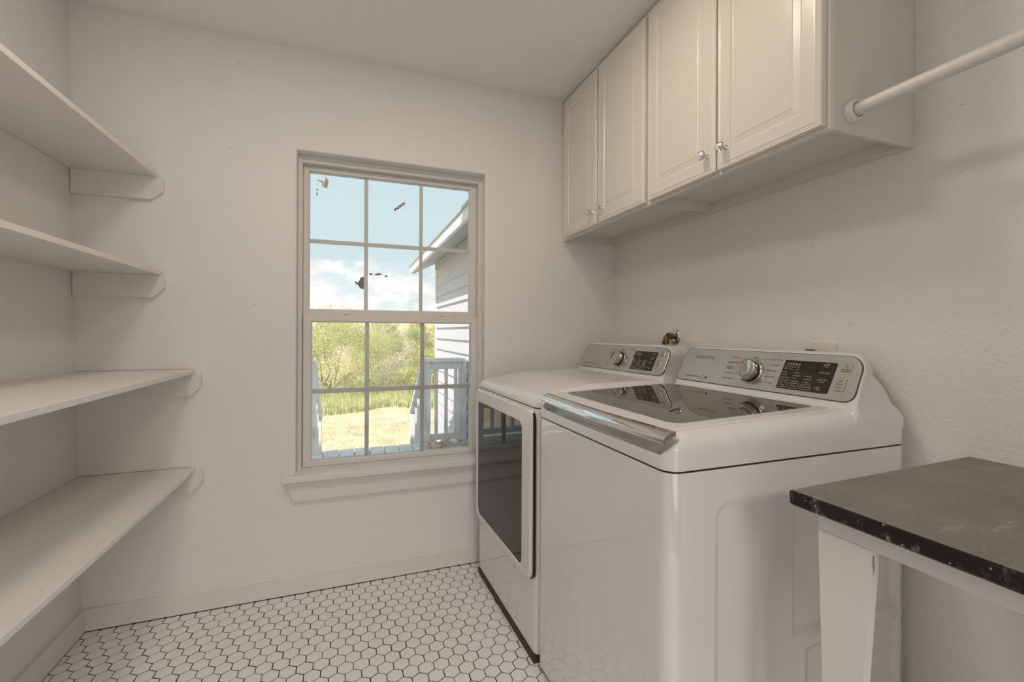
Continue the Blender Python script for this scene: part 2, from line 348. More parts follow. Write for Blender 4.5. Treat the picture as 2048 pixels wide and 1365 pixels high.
# hex floor tiles : 2 inch mosaic, flat sides facing left and right
PIT = 0.0532; STY = 1.016; ROW = PIT * math.sqrt(3) / 2 * STY; X0T, Y0T = 0.0965 + PIT / 2, 2.1690
def hexring(r, z, cx=0, cy=0): return [(cx + r * math.sin(k * PI / 3), cy + r * STY * math.cos(k * PI / 3), z) for k in range(6)]
RT = (PIT - 0.0029) / math.sqrt(3)
def hex_into(bm_, cx=0, cy=0, dz=0.0):
    bm_.loft([[(x, y, z + (dz if z > -0.002 else 0)) for x, y, z in hexring(r, z0, cx, cy)] for r, z0 in ((RT, -0.0014), (RT, -0.0005), (RT - 0.0007, 0.0))], False, True, smooth=False)
tm = MB(); hex_into(tm); tile_me = mesh_of(tm, 'tile', 'tile')
cells = []
for j in range(-4, 62):
    for i in range(-45, 48):
        cx = X0T + i * PIT + (PIT / 2 if j % 2 else 0); cy = Y0T - j * ROW
        if not (-0.99 < cx < 1.43 and -1.2 < cy < 2.215): continue
        v = Vector((cx, cy, -EYE)); d = v.dot(fw)
        vis = False
        if d > .3:
            px = 1024 + 888.3 * v.dot(rt) / d; py = 665.2 + 888.3 * EYE / d
            vis = 60 < px < 2060 and py < 1400 and cx < 0.66 and not (cx < -0.62 and px < 1.0 * (1280 - py) / 0.885 * 0 + 90)
            if cy < 1.45 and px > 1078: vis = False
        cells.append((0 if vis else 1, d, cx, cy))
cells.sort()
fm = MB()
for n_, (hid, d, cx, cy) in enumerate(cells):
    dz = rnd.uniform(-0.0002, 0.0002)
    if n_ < 300 and not hid:
        t = bpy.data.objects.new('tile', tile_me); C.objects.link(t); t.parent = floor; t.location = (cx + rnd.uniform(-.0005, .0005), cy + rnd.uniform(-.0005, .0005), dz)
        t.rotation_euler = (rnd.uniform(-.002, .002), rnd.uniform(-.002, .002), rnd.uniform(-.012, .012))
    else: hex_into(fm, cx + rnd.uniform(-.0003, .0003), cy + rnd.uniform(-.0003, .0003), dz)
part('tile_field', fm, 'tile', floor, kind='stuff', fix=False)

# ------------------------------------------------------------------ window
win = thing('window_1', None, None, (0.215, 2.26, 0.505), kind='structure')
def ring_frame(mb, x0, x1, z0, z1, X0, X1, Z0, Z1, y0, y1, bev=0.003):
    """frame between outer rect (x0..) and inner rect (X0..), front face at y0, with a small bevel at the inner edge"""
    o = [(x0, z0), (x1, z0), (x1, z1), (x0, z1)]; i_ = [(X0, Z0), (X1, Z0), (X1, Z1), (X0, Z1)]
    def sh(p, q, t): return [(a[0] + (c[0] - a[0]) * t, a[1] + (c[1] - a[1]) * t) for a, c in zip(p, q)]
    R = [[(x, y1, z) for x, z in o], [(x, y0 + bev, z) for x, z in o], [(x, y0, z) for x, z in sh(o, i_, .12)], [(x, y0, z) for x, z in sh(o, i_, .86)],
         [(x, y0 + bev, z) for x, z in i_], [(x, y1, z) for x, z in i_], [(x, y1, z) for x, z in o]]
    return mb.loft(R, False, False, smooth=False)
b = MB(); ring_frame(b, -0.2262, 0.6605, 0.5335, 1.9895, -0.2085, 0.634, 0.5385, 1.9585, 2.262, 2.36)
ring_frame(b, -0.2262, 0.6605, 0.5335, 1.9895, -0.2165, 0.6440, 0.536, 1.971, 2.2555, 2.27)
part('window_frame', b, 'vinyl', win)
def sash(name, x0, x1, z0, z1, X0, X1, Z0, Z1, yf, yg, vx, hz):
    b = MB(); ring_frame(b, x0, x1, z0, z1, X0, X1, Z0, Z1, yf, yg + .02)
    # glazing bead
    ring_frame(b, X0 - .006, X1 + .006, Z0 - .006, Z1 + .006, X0 + .0015, X1 - .0015, Z0 + .0015, Z1 - .0015, yg - .012, yg + .015, .002)
    s = part(name, b, 'vinyl', win)
    part('pane', MB().box(X0, X1, yg - .009, yg - .006, Z0, Z1), 'pane', s)
    part('pane', MB().box(X0, X1, yg + .006, yg + .009, Z0, Z1), 'pane', s)
    for a, c in vx: part('muntin', MB().box(a, c, yg - .0035, yg + .0035, Z0, Z1, .001), 'vinyl', s)
    for a, c in hz: part('muntin', MB().box(X0, X1, yg - .0030, yg + .0030, a, c, .001), 'vinyl', s)
    return s
us = sash('upper_sash', -0.2085, 0.634, 1.246, 1.9585, -0.1825, 0.5995, 1.2800, 1.9345, 2.300, 2.320, ((.0647, .0829), (.3342, .3518)), ((1.5960, 1.6160),))
ls = sash('lower_sash', -0.2055, 0.634, 0.5385, 1.2530, -0.1695, 0.6010, 0.5640, 1.2192, 2.274, 2.300, ((.0696, .0895), (.3388, .3592)), ((.8785, .9000),))
b = MB(); b.box(-0.19, 0.615, 2.286, 2.300, 1.2525, 1.2590, .001); part('meeting_rail_lip', b, 'vinyl', us)
for x0, x1 in ((-0.03, 0.0), (0.44, 0.46), (0.50, 0.512)): part('sash_lock_slot', MB().box(x0, x1, 2.2850, 2.2875, 1.254, 1.2562), 'black', us)
b = MB(); b.prism([(2.262, .5335), (2.163, .5335), (2.1585, .530), (2.1585, .5085), (2.162, .5048), (2.262, .5048)], 'x', -0.2745, 0.70); part('window_stool', b, 'trim', win)
b = MB(); b.prism([(-0.2665, .5048), (-0.2320, .4160), (0.660, .4160), (0.6945, .5048)], 'y', 2.184, 2.2005); part('apron', b, 'trim', win)

# paper and stickers left on the glass of the upper sash
YS = 2.3105
def sticker(name, poly, material, label, cat='sticker', group=None, t=0.0006):
    cx = sum(p[0] for p in poly) / len(poly); cz = sum(p[1] for p in poly) / len(poly)
    return solo(name, MB().prism(poly, 'y', YS - t, YS), material, label, cat, group, origin=(cx, YS, cz))
# ------------------------------------------------------------------ lettering
def flat_text(s, size_w, size_h=None):
    """mesh data of a word, baseline at origin, scaled to width size_w (and height of a capital size_h)"""
    cu = bpy.data.curves.new('lettering', 'FONT'); cu.body = s; cu.resolution_u = 2; cu.fill_mode = 'FRONT'
    ob = bpy.data.objects.new('lettering_tmp', cu); C.objects.link(ob)
    dg = bpy.context.evaluated_depsgraph_get(); me = bpy.data.meshes.new_from_object(ob.evaluated_get(dg))
    vs = [v.co.copy() for v in me.vertices]; fs = [tuple(p.vertices) for p in me.polygons]
    bpy.data.objects.remove(ob); bpy.data.curves.remove(cu); bpy.data.meshes.remove(me)
    x0 = min(v.x for v in vs); x1 = max(v.x for v in vs); k = size_w / (x1 - x0); kh = k if size_h is None else size_h / 0.70
    return [((v.x - x0) * k, v.y * kh) for v in vs], fs

lab = sticker('torn_label', [(-.1330, 1.8980), (-.1170, 1.8935), (-.1145, 1.9160), (-.1100, 1.9150), (-.0985, 1.9010), (-.1045, 1.8600), (-.1230, 1.8660), (-.1285, 1.8740), (-.1305, 1.8870), (-.1490, 1.8930), (-.1490, 1.8990)][::-1], 'paperlabel',
              'torn pinkish paper label with capital letters in the top left corner of the window')
tv, tf = flat_text('ARGO', 0.036, 0.0115)
ang = math.radians(80); ca, sa = math.cos(ang), math.sin(ang)
part('lettering', MB().add([(-.1075 + x * ca - y * sa, YS - .0009, 1.8655 + x * sa + y * ca) for x, y in tv], tf), 'inkdark', lab, fix=False)
ang = math.radians(40); ca, sa = math.cos(ang), math.sin(ang)
bar = sticker('strip_sticker', [(.2130 + x * ca - y * sa, 1.7830 + x * sa + y * ca) for x, y in ((0, 0), (.068, 0), (.068, .013), (0, .013))], 'paperlabel',
              'small slanted strip sticker with black print on the upper middle pane')
b = MB()
for x in [i * .0055 for i in range(12)]:
    y0, hh = rnd.choice(((.001, .004), (.007, .005), (.0015, .010))); wd = rnd.uniform(.0026, .0048)
    b.add([(.2130 + X_ * ca - Y_ * sa, YS - .0009, 1.7830 + X_ * sa + Y_ * ca) for X_, Y_ in ((x, y0), (x + wd, y0), (x + wd, y0 + hh), (x, y0 + hh))], [(0, 1, 2, 3)])
part('print', b, 'inkdark', bar, kind='stuff', fix=False)
def blob(cx, cz, rx, rz, n=14, seed=0):
    q = random.Random(seed); return [(cx + rx * math.cos(2 * PI * k / n) * q.uniform(.55, 1.1), cz + rz * math.sin(2 * PI * k / n) * q.uniform(.55, 1.1)) for k in range(n)]
sticker('sticker_residue', [(.0640, 1.4450), (.0480, 1.4410), (.0440, 1.4280), (.0350, 1.4150), (.0210, 1.4230), (.0230, 1.4120), (.0290, 1.4090), (.0240, 1.4030), (.0350, 1.4060), (.0440, 1.3910), (.0530, 1.3850), (.0640, 1.3840)], 'residue', 'ragged grey patch of sticker residue beside the left bar of the upper sash', 'residue')
sticker('sticker_residue', [(.0880, 1.4610), (.0950, 1.4650), (.1050, 1.4640), (.1020, 1.4590), (.1060, 1.4540), (.0930, 1.4560)], 'residue', 'smallest grey residue fleck just right of the left window bar', 'residue')
sticker('sticker_residue', [(.1080, 1.4580), (.1230, 1.4630), (.1350, 1.4680), (.1450, 1.4650), (.1510, 1.4600), (.1380, 1.4580), (.1290, 1.4530), (.1200, 1.4570)], 'residue', 'long thin grey residue streak in the lower middle pane of the upper sash', 'residue')
sticker('sticker_residue', blob(.1700, 1.4530, .008, .006, 10, 3), 'residue', 'rightmost grey residue spot in the row across the upper sash', 'residue')
sticker('sticker_residue', blob(-.1495, 1.8500, .004, .006, 8, 5), 'residue', 'tiny grey residue fleck just under the torn paper label', 'residue')
sticker('sticker_residue', blob(-.1500, 1.8310, .004, .008, 8, 6), 'residue', 'lower tiny grey residue fleck under the torn label', 'residue')

# ------------------------------------------------------------------ shelves on the left wall
def shelf(z0, z1, xe, cl_x, cl_z, ch, label):
    o = thing('wall_shelf', label, 'shelf', (lw(z0) + .15, 1.0, z0), group='white shelves on the left wall')
    b = MB(); b.box(lw(z0) + .001, xe, YF + .005, D - .0008, z0, z1, .0018); part('board', b, 'shelf', o)
    part('dirt_line', MB().box(lw(z1) + .004, xe - .02, D - .0042, D - .0010, z1 - .0002, z1 + .0012), 'dirt', o, label='brown dirt along the wall joint')
    x0, x1 = lw(z0) + .003, cl_x; zb, zm = cl_z
    b = MB(); b.prism([(x0, z0 - .0005), (x0, zb), (x1 - ch, zb), (x1, zm), (x1, z0 - .0005)], 'y', D - .019, D - .0006); part('cleat', b, 'trim', o)
shelf(1.7975, 1.8150, -0.7345, -0.7155, (1.7045, 1.7405), .043, 'topmost white shelf board on the left wall, seen from below')
shelf(1.4000, 1.4175, -0.7215, -0.7108, (1.3085, 1.3468), .038, 'second white shelf from the top, narrow, just below eye level cleat')
shelf(0.9960, 1.0140, -0.6080, -0.5815, (0.9035, 0.9437), .037, 'third white shelf from the top, its scuffed upper face just visible')
shelf(0.5870, 0.6045, -0.6040, -0.5740, (0.5055, 0.5453), .037, 'lowest and widest looking white shelf, dirty upper face above the floor')

# ------------------------------------------------------------------ wall cabinets
CX = 1.0985
def cabinet(y0, y1, doors, label, div):
    o = thing('wall_cabinet', label, 'cabinet', ((CX + RW) / 2, (y0 + y1) / 2, 1.675), group='white wall cabinets')
    for a, c in ((y0, y0 + .0125), (y1 - .0125, y1)): part('side_panel', MB().box(CX + .0185, RW - .0005, a, c, 1.675, ZC - .002, .0006), 'cabbox', o)
    part('bottom_panel', MB().box(CX + .018, RW - .014, y0 + .012, y1 - .012, 1.709, 1.720), 'cabbox', o)
    part('hanging_rail', MB().box(RW - .030, RW - .0008, y0 + .013, y1 - .013, 1.6775, 1.762, .001), 'cabbox', o)
    part('back_panel', MB().box(RW - .012, RW - .0010, y0 + .013, y1 - .013, 1.763, ZC - .02), 'cabbox', o)
    part('top_panel', MB().box(CX + .018, RW - .014, y0 + .013, y1 - .013, ZC - .02, ZC - .006), 'cabbox', o)
    f = MB(); f.box(CX, CX + .0185, y0, y0 + .038, 1.675, ZC - .002, .001); f.box(CX, CX + .0185, y1 - .038, y1, 1.675, ZC - .002, .001)
    f.box(CX, CX + .0185, y0 + .038, y1 - .038, 1.675, 1.713, .001); f.box(CX, CX + .0185, y0 + .038, y1 - .038, ZC - .04, ZC - .002, .001); div and f.box(CX, CX + .0185, div - .008, div + .008, 1.713, ZC - .04)
    part('face_frame', f, 'cab', o)
    for (a, c, ky, z0, tilt) in doors:
        z1 = 2.412; X = CX - .0205
        prof = [(0, .0195), (0, .004), (.0025, .0012), (.006, .0022), (.0085, .0008), (.012, .0024), (.0155, .0002), (.019, 0), (.050, 0), (.0520, .0022), (.0540, .0046), (.0580, .0054), (.0620, .0048), (.0760, .0026), (.0785, .0012), (.10, .0010)]
        R = []
        for ins, dp in prof:
            R.append([(X + dp, yy, zz) for yy, zz in ((a + ins, z0 + ins), (c - ins, z0 + ins), (c - ins, z1 - ins), (a + ins, z1 - ins))])
        d = part('door', MB().loft(R, True, True, smooth=False), 'cab', o)
        k = MB(); k.lathe([(.0085, 0), (.0085, .002), (.0042, .004), (.0036, .013), (.0075, .0155)], (X + .0002, ky, 1.743), (-1, 0, 0), 16); part('knob_stem', k, 'chrome', d)
        k = MB(); k.lathe([(.0065, .0140), (.0105, .0165), (.0148, .0215), (.0150, .0250), (.0120, .0305), (.0060, .0335), (.002, .0340)], (X + .0002, ky, 1.743), (-1, 0, 0), 10)
        k.sm = [False] * len(k.sm); part('knob', k, 'crystal', d, label='clear faceted glass knob')
    return o
cabinet(0.7526, 1.4475, ((0.7609, 1.0896, 1.0535, 1.684, 0), (1.0965, 1.4350, 1.1300, 1.684, 0)), 'nearer white wall cabinet with two raised panel doors, beside the closet rod', 1.093)
cabinet(1.4490, 2.1985, ((1.4560, 1.8030, 1.7620, 1.684, 0), (1.8170, 2.1530, 1.8460, 1.684, 0)), 'farther white wall cabinet with two raised panel doors, in the corner beside the window wall', None)

# ------------------------------------------------------------------ closet rod
o = thing('closet_rod', 'round white painted closet rod running out from the side of the nearer cabinet', 'rod', (1.172, .7526, 1.727))
part('pole', MB().tube([(1.172, .7516 - .004, 1.727), (1.172, YF + .002, 1.727)], .0158, 24), 'rod', o)
part('rod_socket', MB().lathe([(.0285, 0), (.0285, .003), (.0262, .016), (.0245, .018), (.0185, .018), (.0180, .006)], (1.172, .7522, 1.727), (0, -1, 0), 28, True), 'plastic', o)

# ------------------------------------------------------------------ counter
o = thing('counter', 'dark soapstone topped counter on a white tapered leg in front of the washer', 'counter', (1.12, -0.2, 0))
z = .8748
poly = [(.7917, YF + .01), (RW - .001, YF + .01), (RW - .001, .6406), (.7955, .6180), (.7925, .6168), (.7917, .6145)]
def inset_poly(p, dx): return [(x + dx if x < 1 else x, y - (dx if y > .5 else 0)) for x, y in p]
R = [[(x, y, zz) for x, y in inset_poly(poly, ins)] for zz, ins in ((z - .0275, .003), (z - .0245, .0006), (z - .004, 0), (z - .0012, .0012), (z - .0002, .0036))]
part('worktop_edge', MB().loft(R, True, True, smooth=False), 'stoneedge', o, label='black polished edge with chipped white flecks')
part('worktop', MB().loft([[(x, y, zz) for x, y in inset_poly(poly, .0038)] for zz in (z - .004, z)], False, True, smooth=False), 'stone', o, label='worn grey stone top with pale scratches')
part('front_rail', MB().box(.8195, .8385, YF + .01, .5800, .8118, z - .0278, .001), 'trim', o)
part('end_rail', MB().box(.8390, RW - .002, .560, .5790, .8118, z - .0278, .001), 'trim', o)
b = MB(); b.prism([(.5798, .8112), (.5798, .79), (.5690, .46), (.5560, .0005), (.5290, .0005), (.5120, .40), (.5045, .55), (.4985, .64), (.4940, .72), (.4908, .77), (.4905, .8112)], 'x', .8200, .8378); part('leg', b, 'trim', o)
b = MB(); b.prism([(.8235, .803), (.8275, .801), (.8265, .790), (.8280, .782), (.8245, .771), (.8240, .781), (.8222, .792)], 'y', .4901, .4912); part('chipped_corner', b, 'rawwood', o, label='bare wood where paint is chipped')

# ------------------------------------------------------------------ pipe, outlets
o = thing('gas_pipe', 'tarnished brass gas elbow with chrome wall flange above the dryer', 'pipe', (RW, 1.69, 1.10))
PX = 1.3755
pts = [(RW - .003, 1.69, 1.1590), (1.400, 1.69, 1.1590)] + [(PX + .022 - .022 * math.sin(a), 1.69, 1.159 - .022 + .022 * math.cos(a)) for a in [PI * .5 * k / 6 for k in range(7)]] + [(PX, 1.69, 1.128)]
part('elbow', MB().tube(pts, .0135, 16), 'brass', o)
part('elbow_collar', MB().lathe([(.0165, 0), (.0170, .004), (.0165, .012)], (RW - .026, 1.69, 1.159), (-1, 0, 0), 20), 'brass', o)
part('elbow_collar', MB().lathe([(.0165, 0), (.0170, .004), (.0165, .013)], (PX, 1.69, 1.137), (0, 0, -1), 20), 'brass', o)
part('thread_tape', MB().lathe([(.0122, 0), (.0122, .006)], (PX, 1.69, 1.124), (0, 0, -1), 18), 'tape', o, label='yellow thread tape')
part('down_pipe', MB().lathe([(.0112, 0), (.0112, .35)], (PX, 1.69, 1.118), (0, 0, -1), 16), 'iron', o, label='black iron pipe')
part('wall_flange', MB().lathe([(.0355, 0), (.0355, .002), (.0310, .006), (.0180, .0085), (.0140, .0085)], (RW - .0002, 1.685, 1.157), (-1, 0, 0), 32), 'chrome', o, label='round chrome flange')

def outlet(yc, zt, label, w_=.078, h_=.114, slots=True):
    o = thing('wall_outlet', label, 'outlet', (RW, yc, zt - h_ / 2))
    loop = rrect(yc - w_ / 2, yc + w_ / 2, zt - h_, zt, .003, 3, 2)
    part('cover_plate', MB().loft([[(RW - dx, yc + (y - yc) * k, zt - h_ / 2 + (zz - zt + h_ / 2) * k) for y, zz in loop] for dx, k in ((0.0002, 1), (.004, 1), (.006, .95))], True, True, smooth=False), 'plate', o)
    for s in (-1, 1):
        zc = zt - h_ / 2 + s * .0195
        soc = part('socket', MB().loft([[(RW - dx, y, zz) for y, zz in rrect(yc - .0165, yc + .0165, zc - .014, zc + .014, .008, 4, 2)] for dx in (.0055, .0068)], True, True, smooth=False), 'plate', o)
        for dy, hh in ((-.0063, .008), (.0063, .0065)): part('slot', MB().box(RW - .0072, RW - .0066, yc + dy - .001, yc + dy + .001, zc - hh / 2 + .003, zc + hh / 2 + .003), 'black', soc)
    part('screw', MB().lathe([(.003, 0), (.0025, .001)], (RW - .006, yc, zt - h_ / 2), (-1, 0, 0), 10), 'plate', o)
    return o
outlet(1.556, 1.1440, 'small cream wall outlet between the two control panels, mostly hidden')
outlet(.9930, 1.1490, 'cream wall outlet with a black plug above the washer control panel', slots=False)
o = thing('power_plug', 'black power plug in the outlet behind the washer', 'plug', (RW - .01, 1.008, 1.118))
part('plug_body', MB().box(RW - .030, RW - .0075, .992, 1.030, 1.098, 1.120, .005), 'black', o)
part('plug_grip', MB().box(RW - .040, RW - .031, .996, 1.028, 1.100, 1.124, .004), 'black', o)
part('cord', MB().tube([(RW - .035, 1.024, 1.112), (RW - .042, 1.046, 1.112), (RW - .040, 1.056, 1.095), (RW - .026, 1.058, 1.05), (RW - .022, 1.06, .9)], .0055, 10), 'black', o)

# ------------------------------------------------------------------ washer and dryer
INC = Vector((.4087, 0, .9127)); NRM = Vector((-.9127, 0, .4087))
class Panel:
    """plane of a control panel: s to the right as seen, q upwards; k scales the layout"""
    def __init__(s, O, k): s.O = Vector(O); s.k = k
    def p(s, a, q, h=0.0): return s.O + Vector((0, -1, 0)) * (a * s.k) + INC * (q * s.k) + NRM * h
    def plate(s, loop, h0, h1, mb=None, bev=.0006):
        mb = mb or MB(); cx = sum(a for a, _ in loop) / len(loop); cq = sum(q for _, q in loop) / len(loop)
        def sh(d): return [(a + (cx - a) * d, q + (cq - q) * d) for a, q in loop]
        ex = max(a for a, _ in loop) - cx; t = bev / max(ex, 1e-4)
        mb.loft([[s.p(a, q, h0) for a, q in loop], [s.p(a, q, h1 - bev * .6) for a, q in loop], [s.p(a, q, h1) for a, q in sh(t)]], True, True, smooth=False); return mb
    def flat(s, polys, h, mb=None):
        mb = mb or MB()
        for pl in polys: mb.add([s.p(a, q, h) for a, q in pl], [tuple(range(len(pl)))])
        return mb
    def text(s, txt, a0, q0, a1, hgt, h, parent, material, world):
        vs, fs = flat_text(txt, a1 - a0, hgt)
        part('lettering', MB().add([s.p(a0 + x, q0 + y, h) for x, y in vs], fs), material, parent, world=world, fix=False)
    def line(s, pts, wd, h, mb=None, closed=False):
        mb = mb or MB(); n = len(pts)
        for i in range(n if closed else n - 1):
            a, b_ = pts[i], pts[(i + 1) % n]; dx, dy = b_[0] - a[0], b_[1] - a[1]; ln = math.hypot(dx, dy) or 1; nx, ny = -dy / ln * wd / 2, dx / ln * wd / 2
            mb.add([s.p(x, y, h) for x, y in ((a[0] - nx, a[1] - ny), (b_[0] - nx, b_[1] - ny), (b_[0] + nx, b_[1] + ny), (a[0] + nx, a[1] + ny))], [(0, 1, 2, 3)])
        return mb
def circ(cx, cy, r, n=28, a0=0, a1=2 * PI): return [(cx + r * math.cos(a0 + (a1 - a0) * k / n), cy + r * math.sin(a0 + (a1 - a0) * k / n)) for k in range(n + (0 if abs(a1 - a0 - 2 * PI) < 1e-6 else 1))]

def glyph(P_, kind, cx, cy, mb, h):
    r = .0029; wd = .0007
    if kind == 'tub': P_.line([(cx - r, cy + r), (cx - r * .7, cy - r), (cx + r * .7, cy - r), (cx + r, cy + r)], wd, h, mb); P_.line([(cx - r * .6, cy + r * .3), (cx, cy + r * .6), (cx + r * .6, cy + r * .3)], wd, h, mb)
    elif kind == 'box': P_.line([(cx - r, cy - r), (cx + r, cy - r), (cx + r, cy + r), (cx - r, cy + r)], wd, h, mb, True); P_.flat([circ(cx, cy, r * .45, 8)], h, mb)
    elif kind == 'lock': P_.flat([[(cx - r, cy - r), (cx + r, cy - r), (cx + r, cy + r * .1), (cx - r, cy + r * .1)]], h, mb); P_.line(circ(cx, cy + r * .1, r * .7, 8, 0, PI), wd, h, mb)
    elif kind == 'drop': P_.flat([[(cx - r * .6, cy - r), (cx + r * .6, cy - r * .3), (cx - r * .1, cy + r)]], h, mb)
    elif kind == 'swirl': P_.line(circ(cx, cy, r, 12), wd, h, mb, True); P_.line(circ(cx, cy, r * .45, 8), wd, h, mb, True)
    elif kind == 'mute': P_.flat([[(cx - r, cy - r * .4), (cx - r * .3, cy - r * .4), (cx + r * .4, cy - r), (cx + r * .4, cy + r), (cx - r * .3, cy + r * .4), (cx - r, cy + r * .4)]], h, mb); P_.line([(cx + r * .8, cy + r), (cx + r, cy - r)], wd, h, mb)

def control_panel(P_, root, world, outline, words_left, words_right, brand, slogan, cols, right_words, btn_words, dark):
    # panel plate in its dark seam
    x0, x1, y0, y1 = outline; lp = rrect(x0, x1, y0, y1, (.016, .024, .040, .040), 8, 6)
    sm_ = rrect(x0 - .0016, x1 + .0016, y0 - .0016, y1 + .0016, (.017, .025, .041, .041), 8, 6)
    part('panel_seam', P_.plate(sm_, -.004, .0003), 'ink', root, world)
    cp = part('control_panel', P_.plate(lp, -.003, .0012, bev=.0015), 'silver', root, world, label='brushed silver control panel')
    H = .0016
    if brand: P_.text('SAMSUNG', -.2440, .0846, -.1540, .0125, H, cp, 'inkpale', world)
    if slogan == 'w':
        P_.text('SmartCare', -.2660, .0115, -.2270, .0062, H, cp, 'inkdark', world); P_.text('VRT', -.2220, .0125, -.2095, .0070, H, cp, 'inkdark', world); P_.text('plus', -.2085, .0118, -.1955, .0050, H, cp, 'inkdark', world)
        part('emblem', P_.flat([circ(-.1660, .0145, .0052, 14, .3, PI + .1), circ(-.1662, .0140, .0052, 14, PI + .3, 2 * PI + .1)], H), 'inkdark', cp, world, fix=False)
        part('emblem', P_.line([(-.1900, .0170), (-.1790, .0200)], .0012, H, P_.line([(-.1905, .0085), (-.1805, .0095)], .0016, H, P_.line([(-.1885, .0125), (-.1795, .0140)], .0008, H))), 'ink', cp, world, fix=False)
    else:
        P_.text(slogan, -.2720, .0105, -.1315, .0055, H, cp, 'inkdark', world)
    for txt, a0, q0, a1, lx, lq in words_left + words_right:
        P_.text(txt, a0, q0 - .002, a1, .0044, H, cp, 'ink', world)
    ld = MB()
    for txt, a0, q0, a1, lx, lq in words_left + words_right:
        if lx is not None:
            st = (a1 + .002, q0) if a1 < 0 else (a0 - .002, q0); P_.line([st, (lx, lq)], .0005, H, ld)
    if ld.v: part('leader_lines', ld, 'ink', cp, world, kind='stuff', fix=False)
    # dial
    cx, cq = (.0078, .0523) if brand else (.0150, .0500)
    arc = MB(); P_.line(circ(cx, cq, .0445, 30, math.radians(-62), math.radians(95)), .0007, H, arc); P_.line(circ(cx, cq, .0445, 16, math.radians(150), math.radians(212)), .0007, H, arc)
    part('dial_ring', arc, 'inkdark', cp, world, kind='stuff', fix=False)
    if brand: part('dial_ring', P_.line(circ(cx, cq, .0455, 24, math.radians(5), math.radians(92)), .0012, H), 'inkteal', cp, world, label='teal arc', fix=False)
    kn = part('cycle_knob', MB().lathe([(.0425, .0005), (.0425, .0022), (.0395, .0032)], P_.p(cx, cq), NRM, 40), 'satin', root, world, label='satin chrome cycle knob')
    part('knob_skirt', MB().lathe([(.0350, .0030), (.0350, .0085), (.0335, .0095)], P_.p(cx, cq), NRM, 40), 'black', kn, world)
    part('knob_grip', MB().lathe([(.0335, .0090), (.0335, .0180), (.0345, .0235), (.0350, .0260), (.0338, .0278), (.0300, .0285), (.0285, .0272), (.010, .0268)], P_.p(cx, cq), NRM, 40), 'satin', kn, world)
    tk = MB()
    for k in range(12):
        a = math.radians(-75 + k * 30)
        P_.line([(cx + .0395 * math.cos(a), cq + .0395 * math.sin(a)), (cx + .0425 * math.cos(a), cq + .0425 * math.sin(a))], .0012, .0038, tk)
    part('dial_marks', tk, 'inkwhite', kn, world, kind='stuff', fix=False)
    # display
    d0, d1 = (.1125, .2640) if brand else (.1165, .2610); e0, e1 = (.0105, .1003) if brand else (.0085, .0935); sh = .0055
    loop = [(a + (q - e0) / (e1 - e0) * sh, q) for a, q in rrect(d0, d1, e0, e1, .004, 4, 3)]
    dp = part('display_panel', P_.plate(loop, .0004, .0030, bev=.0008), 'panelblk', root, world, label='dark brown touch panel with white print')
    Z = .0034; sc = (e1 - e0) / .0898; qf = lambda q: e0 + (q - .0105) * sc
    part('screen', P_.flat([[(.1165, qf(.0665)), (.2195, qf(.0680)), (.2235, qf(.0962)), (.1195, qf(.0962))]], .0032), 'black', dp, world, fix=False)
    part('lcd', P_.flat([[(.1805, qf(.0765)), (.2172, qf(.0775)), (.2185, qf(.0942)), (.1820, qf(.0942))]], .0033), 'lcd', dp, world, fix=False)
    ic = MB()
    for gk, a in zip(('tub', 'box', 'box', 'lock', 'mute'), (.1295, .1387, .1477, .1564, .1653)): glyph(P_, gk, a, qf(.0885), ic, Z)
    for gk, a in zip(('tub', 'drop', 'tub', 'drop', 'swirl'), (.1276, .1371, .1463, .1546, .1639)): glyph(P_, gk, a, qf(.0798), ic, Z)
    part('display_icons', ic, 'inkwhite', dp, world, kind='stuff', fix=False)
    for txt, a0, q0, a1 in cols: P_.text(txt, a0, qf(q0) - .0018, a1, .0042, Z, dp, 'inkwhite', world)
    for txt, a0, q0, a1 in right_words: P_.text(txt, a0, qf(q0) - .0020, a1, .0047, Z, dp, 'inkwhite', world)
    leds = [(.1216, .0625), (.1205, .0536), (.1198, .0449), (.1191, .0359), (.1572, .0628), (.1562, .0538), (.1556, .0449), (.1546, .0362), (.1921, .0541), (.1916, .0453), (.1912, .0362)] if brand else []
    for a, q in leds: part('indicator', P_.flat([circ(a, qf(q), .0013, 8)], Z), 'inkwhite', dp, world, fix=False)
    for a, q in (((.2346, .0912), (.2318, .0685), (.2292, .0459), (.2276, .0227)) if brand else ()): part('indicator', P_.flat([[(a - .0009, qf(q) - .0022), (a + .0009, qf(q) - .0022), (a + .0013, qf(q) + .0022), (a - .0005, qf(q) + .0022)]], Z), 'inkwhite', dp, world, fix=False)
    sepl = MB()
    for qa, qb in ((.084, .098), (.060, .075), (.038, .053), (.014, .030)): P_.line([(.2225 + qa * .06, qf(qa)), (.2225 + qb * .06, qf(qb))], .0005, Z, sepl)
    part('panel_divider', sepl, 'ink', dp, world, kind='stuff', fix=False)
    for (a0, a1), txt in zip(((.1160, .1438), (.1506, .1800), (.1864, .2155)), btn_words):
        part('button_outline', P_.line(rrect(a0, a1, qf(.0147), qf(.0294), .0025, 3, 1), .0009, Z, closed=True), 'inkwhite', dp, world, fix=False)
        m_ = (a0 + a1) / 2; hw = min(.0122, .0019 * len(txt)); P_.text(txt, m_ - hw, qf(.0200), m_ + hw, .0048, Z, dp, 'inkwhite', world)
    # buttons on the right
    part('button_gap', P_.plate(rrect(.2809, .3078, .0772, .0999, .0033, 4, 2), .0004, .0016), 'ink', root, world); part('button_gap', P_.plate(rrect(.2769, .3036, .0214, .0610, .0033, 4, 2), .0004, .0016), 'ink', root, world)
